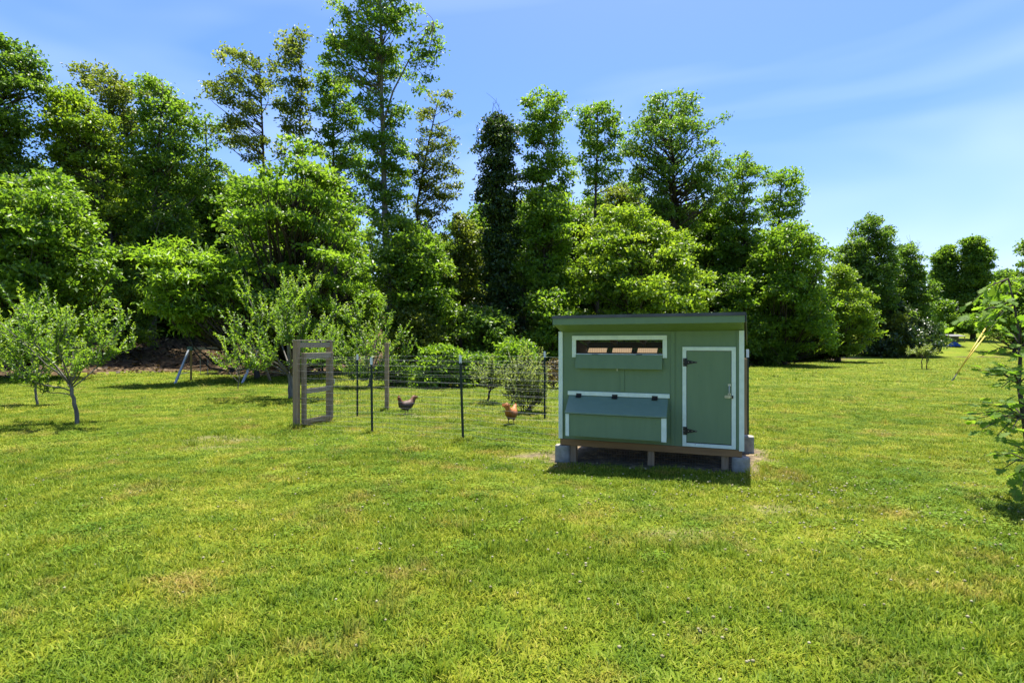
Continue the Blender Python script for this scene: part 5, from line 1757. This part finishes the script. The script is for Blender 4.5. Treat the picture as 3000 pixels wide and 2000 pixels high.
leg(ap + Vector((-.03, -.05, -.05)), (-.06, -1.0, -.03), 'swing_steel')
leg(ap + Vector((.0, .05, -.05)), (-.45, .85, -.03), 'post_wood', .08)
leg(ap2 + Vector((0, -.05, -.05)), (2.62, -1.05, -.03), 'swing_steel')
leg(ap2 + Vector((0, .05, -.05)), (2.9, 1.0, -.03), 'post_wood', .08)
MB().bar(ap + Vector((.13, 0, 0)), ap2 + Vector((-.13, 0, 0)), .07, .11).build('beam', M['grey_rail'], sw, .004)
for p in (ap, ap2):
    MB().box(p.x - .11, p.x + .125, p.y - .07, p.y + .07, p.z - .10, p.z + .075).build('bracket', M['swing_green'], sw, .01)
MB().bar((-.10, -.62, .36), (-.28, .45, .36), .03, .03).build('cross_bar', M['swing_steel'], sw)
swing = empty('swing', (sw_o[0] + .55, sw_o[1], 0))
tag(swing, 'child swing hanging on two ropes from the wooden beam', 'swing')
for dx in (-.16, .16):
    MB().tube([(dx, 0.03, 1.32), (dx, .03, .8), (dx * .95, .03, .32)], .012, 5).build('rope', M['rope'], swing)
MB().box(-.2, .2, -.06, .12, .29, .32).build('seat', M['black_iron'], swing, .008)

# brush pile at the foot of the bank behind the swing
def brush_pile(label, cx, cy, rx, ry, h, n, ln):
    z0 = gzf(cx, cy)
    root = empty('brush_pile', (cx, cy, z0))
    tag(root, label, 'brush pile', 'heaps of dead branches')
    st = MB()
    for i in range(n):
        a = rng.uniform(0, 6.28)
        r = math.sqrt(rng.random())
        x, y = rx * r * math.cos(a), ry * r * math.sin(a)
        z = h * (1 - r * r) * rng.random() + .04 + gzf(cx + x, cy + y) - z0
        b = rng.normal(.25, .5)
        L = rng.uniform(.4, 1) * ln
        d = Vector((math.cos(b), math.sin(b) * .7, rng.uniform(-.05, .55)))
        p = Vector((x, y, z))
        st.tube([p - d * L / 2, p + Vector((0, 0, rng.normal() * .04)), p + d * L / 2], [.024, .018, .006], 4)
    st.build('branch', M['stick'], root)['kind'] = 'stuff'


brush_pile('brown brush pile of dead branches behind the swing set', -12.3, 29.0, 2.4, 1.2, .9, 190, 1.5)
brush_pile('low scatter of dead sticks under the trees left of the swing set', -18.6, 33.4, 1.6, .7, .35, 70, 1.2)

# ================================================================ RIGHT SIDE: guy wires, pole, tarp, shed
Dg = CAM_Z * F / (878 - HZ)
xg = gx(2186, Dg)
zg = gzf(xg, Dg)
guy = empty('guy_wire', (xg, Dg, zg))
tag(guy, 'pair of slanting yellow guy wire guards anchored in the right lawn', 'guy wire')
sl = Vector((1.66, .25, 2.36)).normalized()
top_len = 9.6
for k, (off, l0, l1) in enumerate((((-.03, 0), .38, 2.62), ((.03, .1), .30, 2.62))):
    skew = Vector((.075 * k, 0, -.055 * k))
    d = (sl + skew).normalized()
    p0 = Vector((.05, off[1], .05))
    MB().tube([p0 + d * l0, p0 + d * l1], .024, 8).build('guard', M['yellow_guard'], guy, smooth=True)
    MB().tube([p0, p0 + d * (top_len if k == 0 else top_len * .96)], .006, 5).build('wire', M['dark_wire'], guy)
MB().tube([(-.12, 0, -.05), (-.02, 0, .03), (.10, .02, .14), (.24, .04, .34)], [.016, .016, .02, .012], 6).build('anchor_rod', M['post_green'], guy, smooth=True)
pole_p = Vector((xg, Dg, zg)) + Vector((.05, 0, .05)) + sl * top_len
pole = empty('utility_pole', (pole_p.x + .15, pole_p.y, gzf(pole_p.x, pole_p.y)))
tag(pole, 'wooden utility pole out to the right holding the guy wires', 'pole')
MB().tube([(0, 0, -.2), (0, 0, 5), (0, 0, 9.6)], [.16, .14, .11], 12).build('shaft', M['post_wood'], pole, smooth=True)
MB().bar((-.9, 0, 9.0), (.9, 0, 9.0), .1, .12).build('crossarm', M['post_wood'], pole)

Dt = 82 * KD
xt = gx(2192, Dt)
zt = gzf(xt, Dt)
bm = bmesh.new()
bmesh.ops.create_grid(bm, x_segments=10, y_segments=6, size=1)
for v_ in bm.verts:
    v_.co = Vector((v_.co.x * .85, v_.co.y * .5, max(0, .62 * (1 - v_.co.x ** 2 * .8) * (1 - v_.co.y ** 2 * .9)) + .08 * math.sin(v_.co.x * 9 + v_.co.y * 5)))
me = bpy.data.meshes.new('blue_tarp')
bm.to_mesh(me)
bm.free()
me.materials.append(M['tarp'])
o = nobj('blue_tarp', me)
o.location = (xt, Dt, zt + .02)
tag(o, 'small crumpled blue tarp on the far field beyond the guy wires', 'tarp')
md = o.modifiers.new('thick', 'SOLIDIFY')
md.thickness = .02
# low open shelter far behind
Ds = 90 * KD
xs_ = gx(2192, Ds)
zs_ = gzf(xs_, Ds)
shed = empty('field_shelter', (xs_, Ds, zs_))
shed.scale = (.6, .6, .6)
tag(shed, 'low grey roofed shelter half hidden in trees behind the blue tarp', 'shed')
mb = MB()
mb.add([(x, y, z) for x in (-2.0, 2.0) for (y, z) in ((-1.2, 1.25), (-1.2, 1.37), (1.2, 1.75), (1.2, 1.87))], [(0, 1, 3, 2), (4, 6, 7, 5), (0, 4, 5, 1), (2, 3, 7, 6), (0, 2, 6, 4), (1, 5, 7, 3)])
mb.build('roof', M['shed_grey'], shed)
for (a, b) in ((-1.8, -1.0), (1.8, -1.0), (-1.8, 1.0), (1.8, 1.0)):
    MB().box(a - .06, a + .06, b - .06, b + .06, -.2, 1.3 if b < 0 else 1.72).build('post', M['post_wood'], shed)
MB().box(-1.7, 1.7, .95, 1.05, 0, 1.6).build('back_wall', M['shed_grey'], shed)
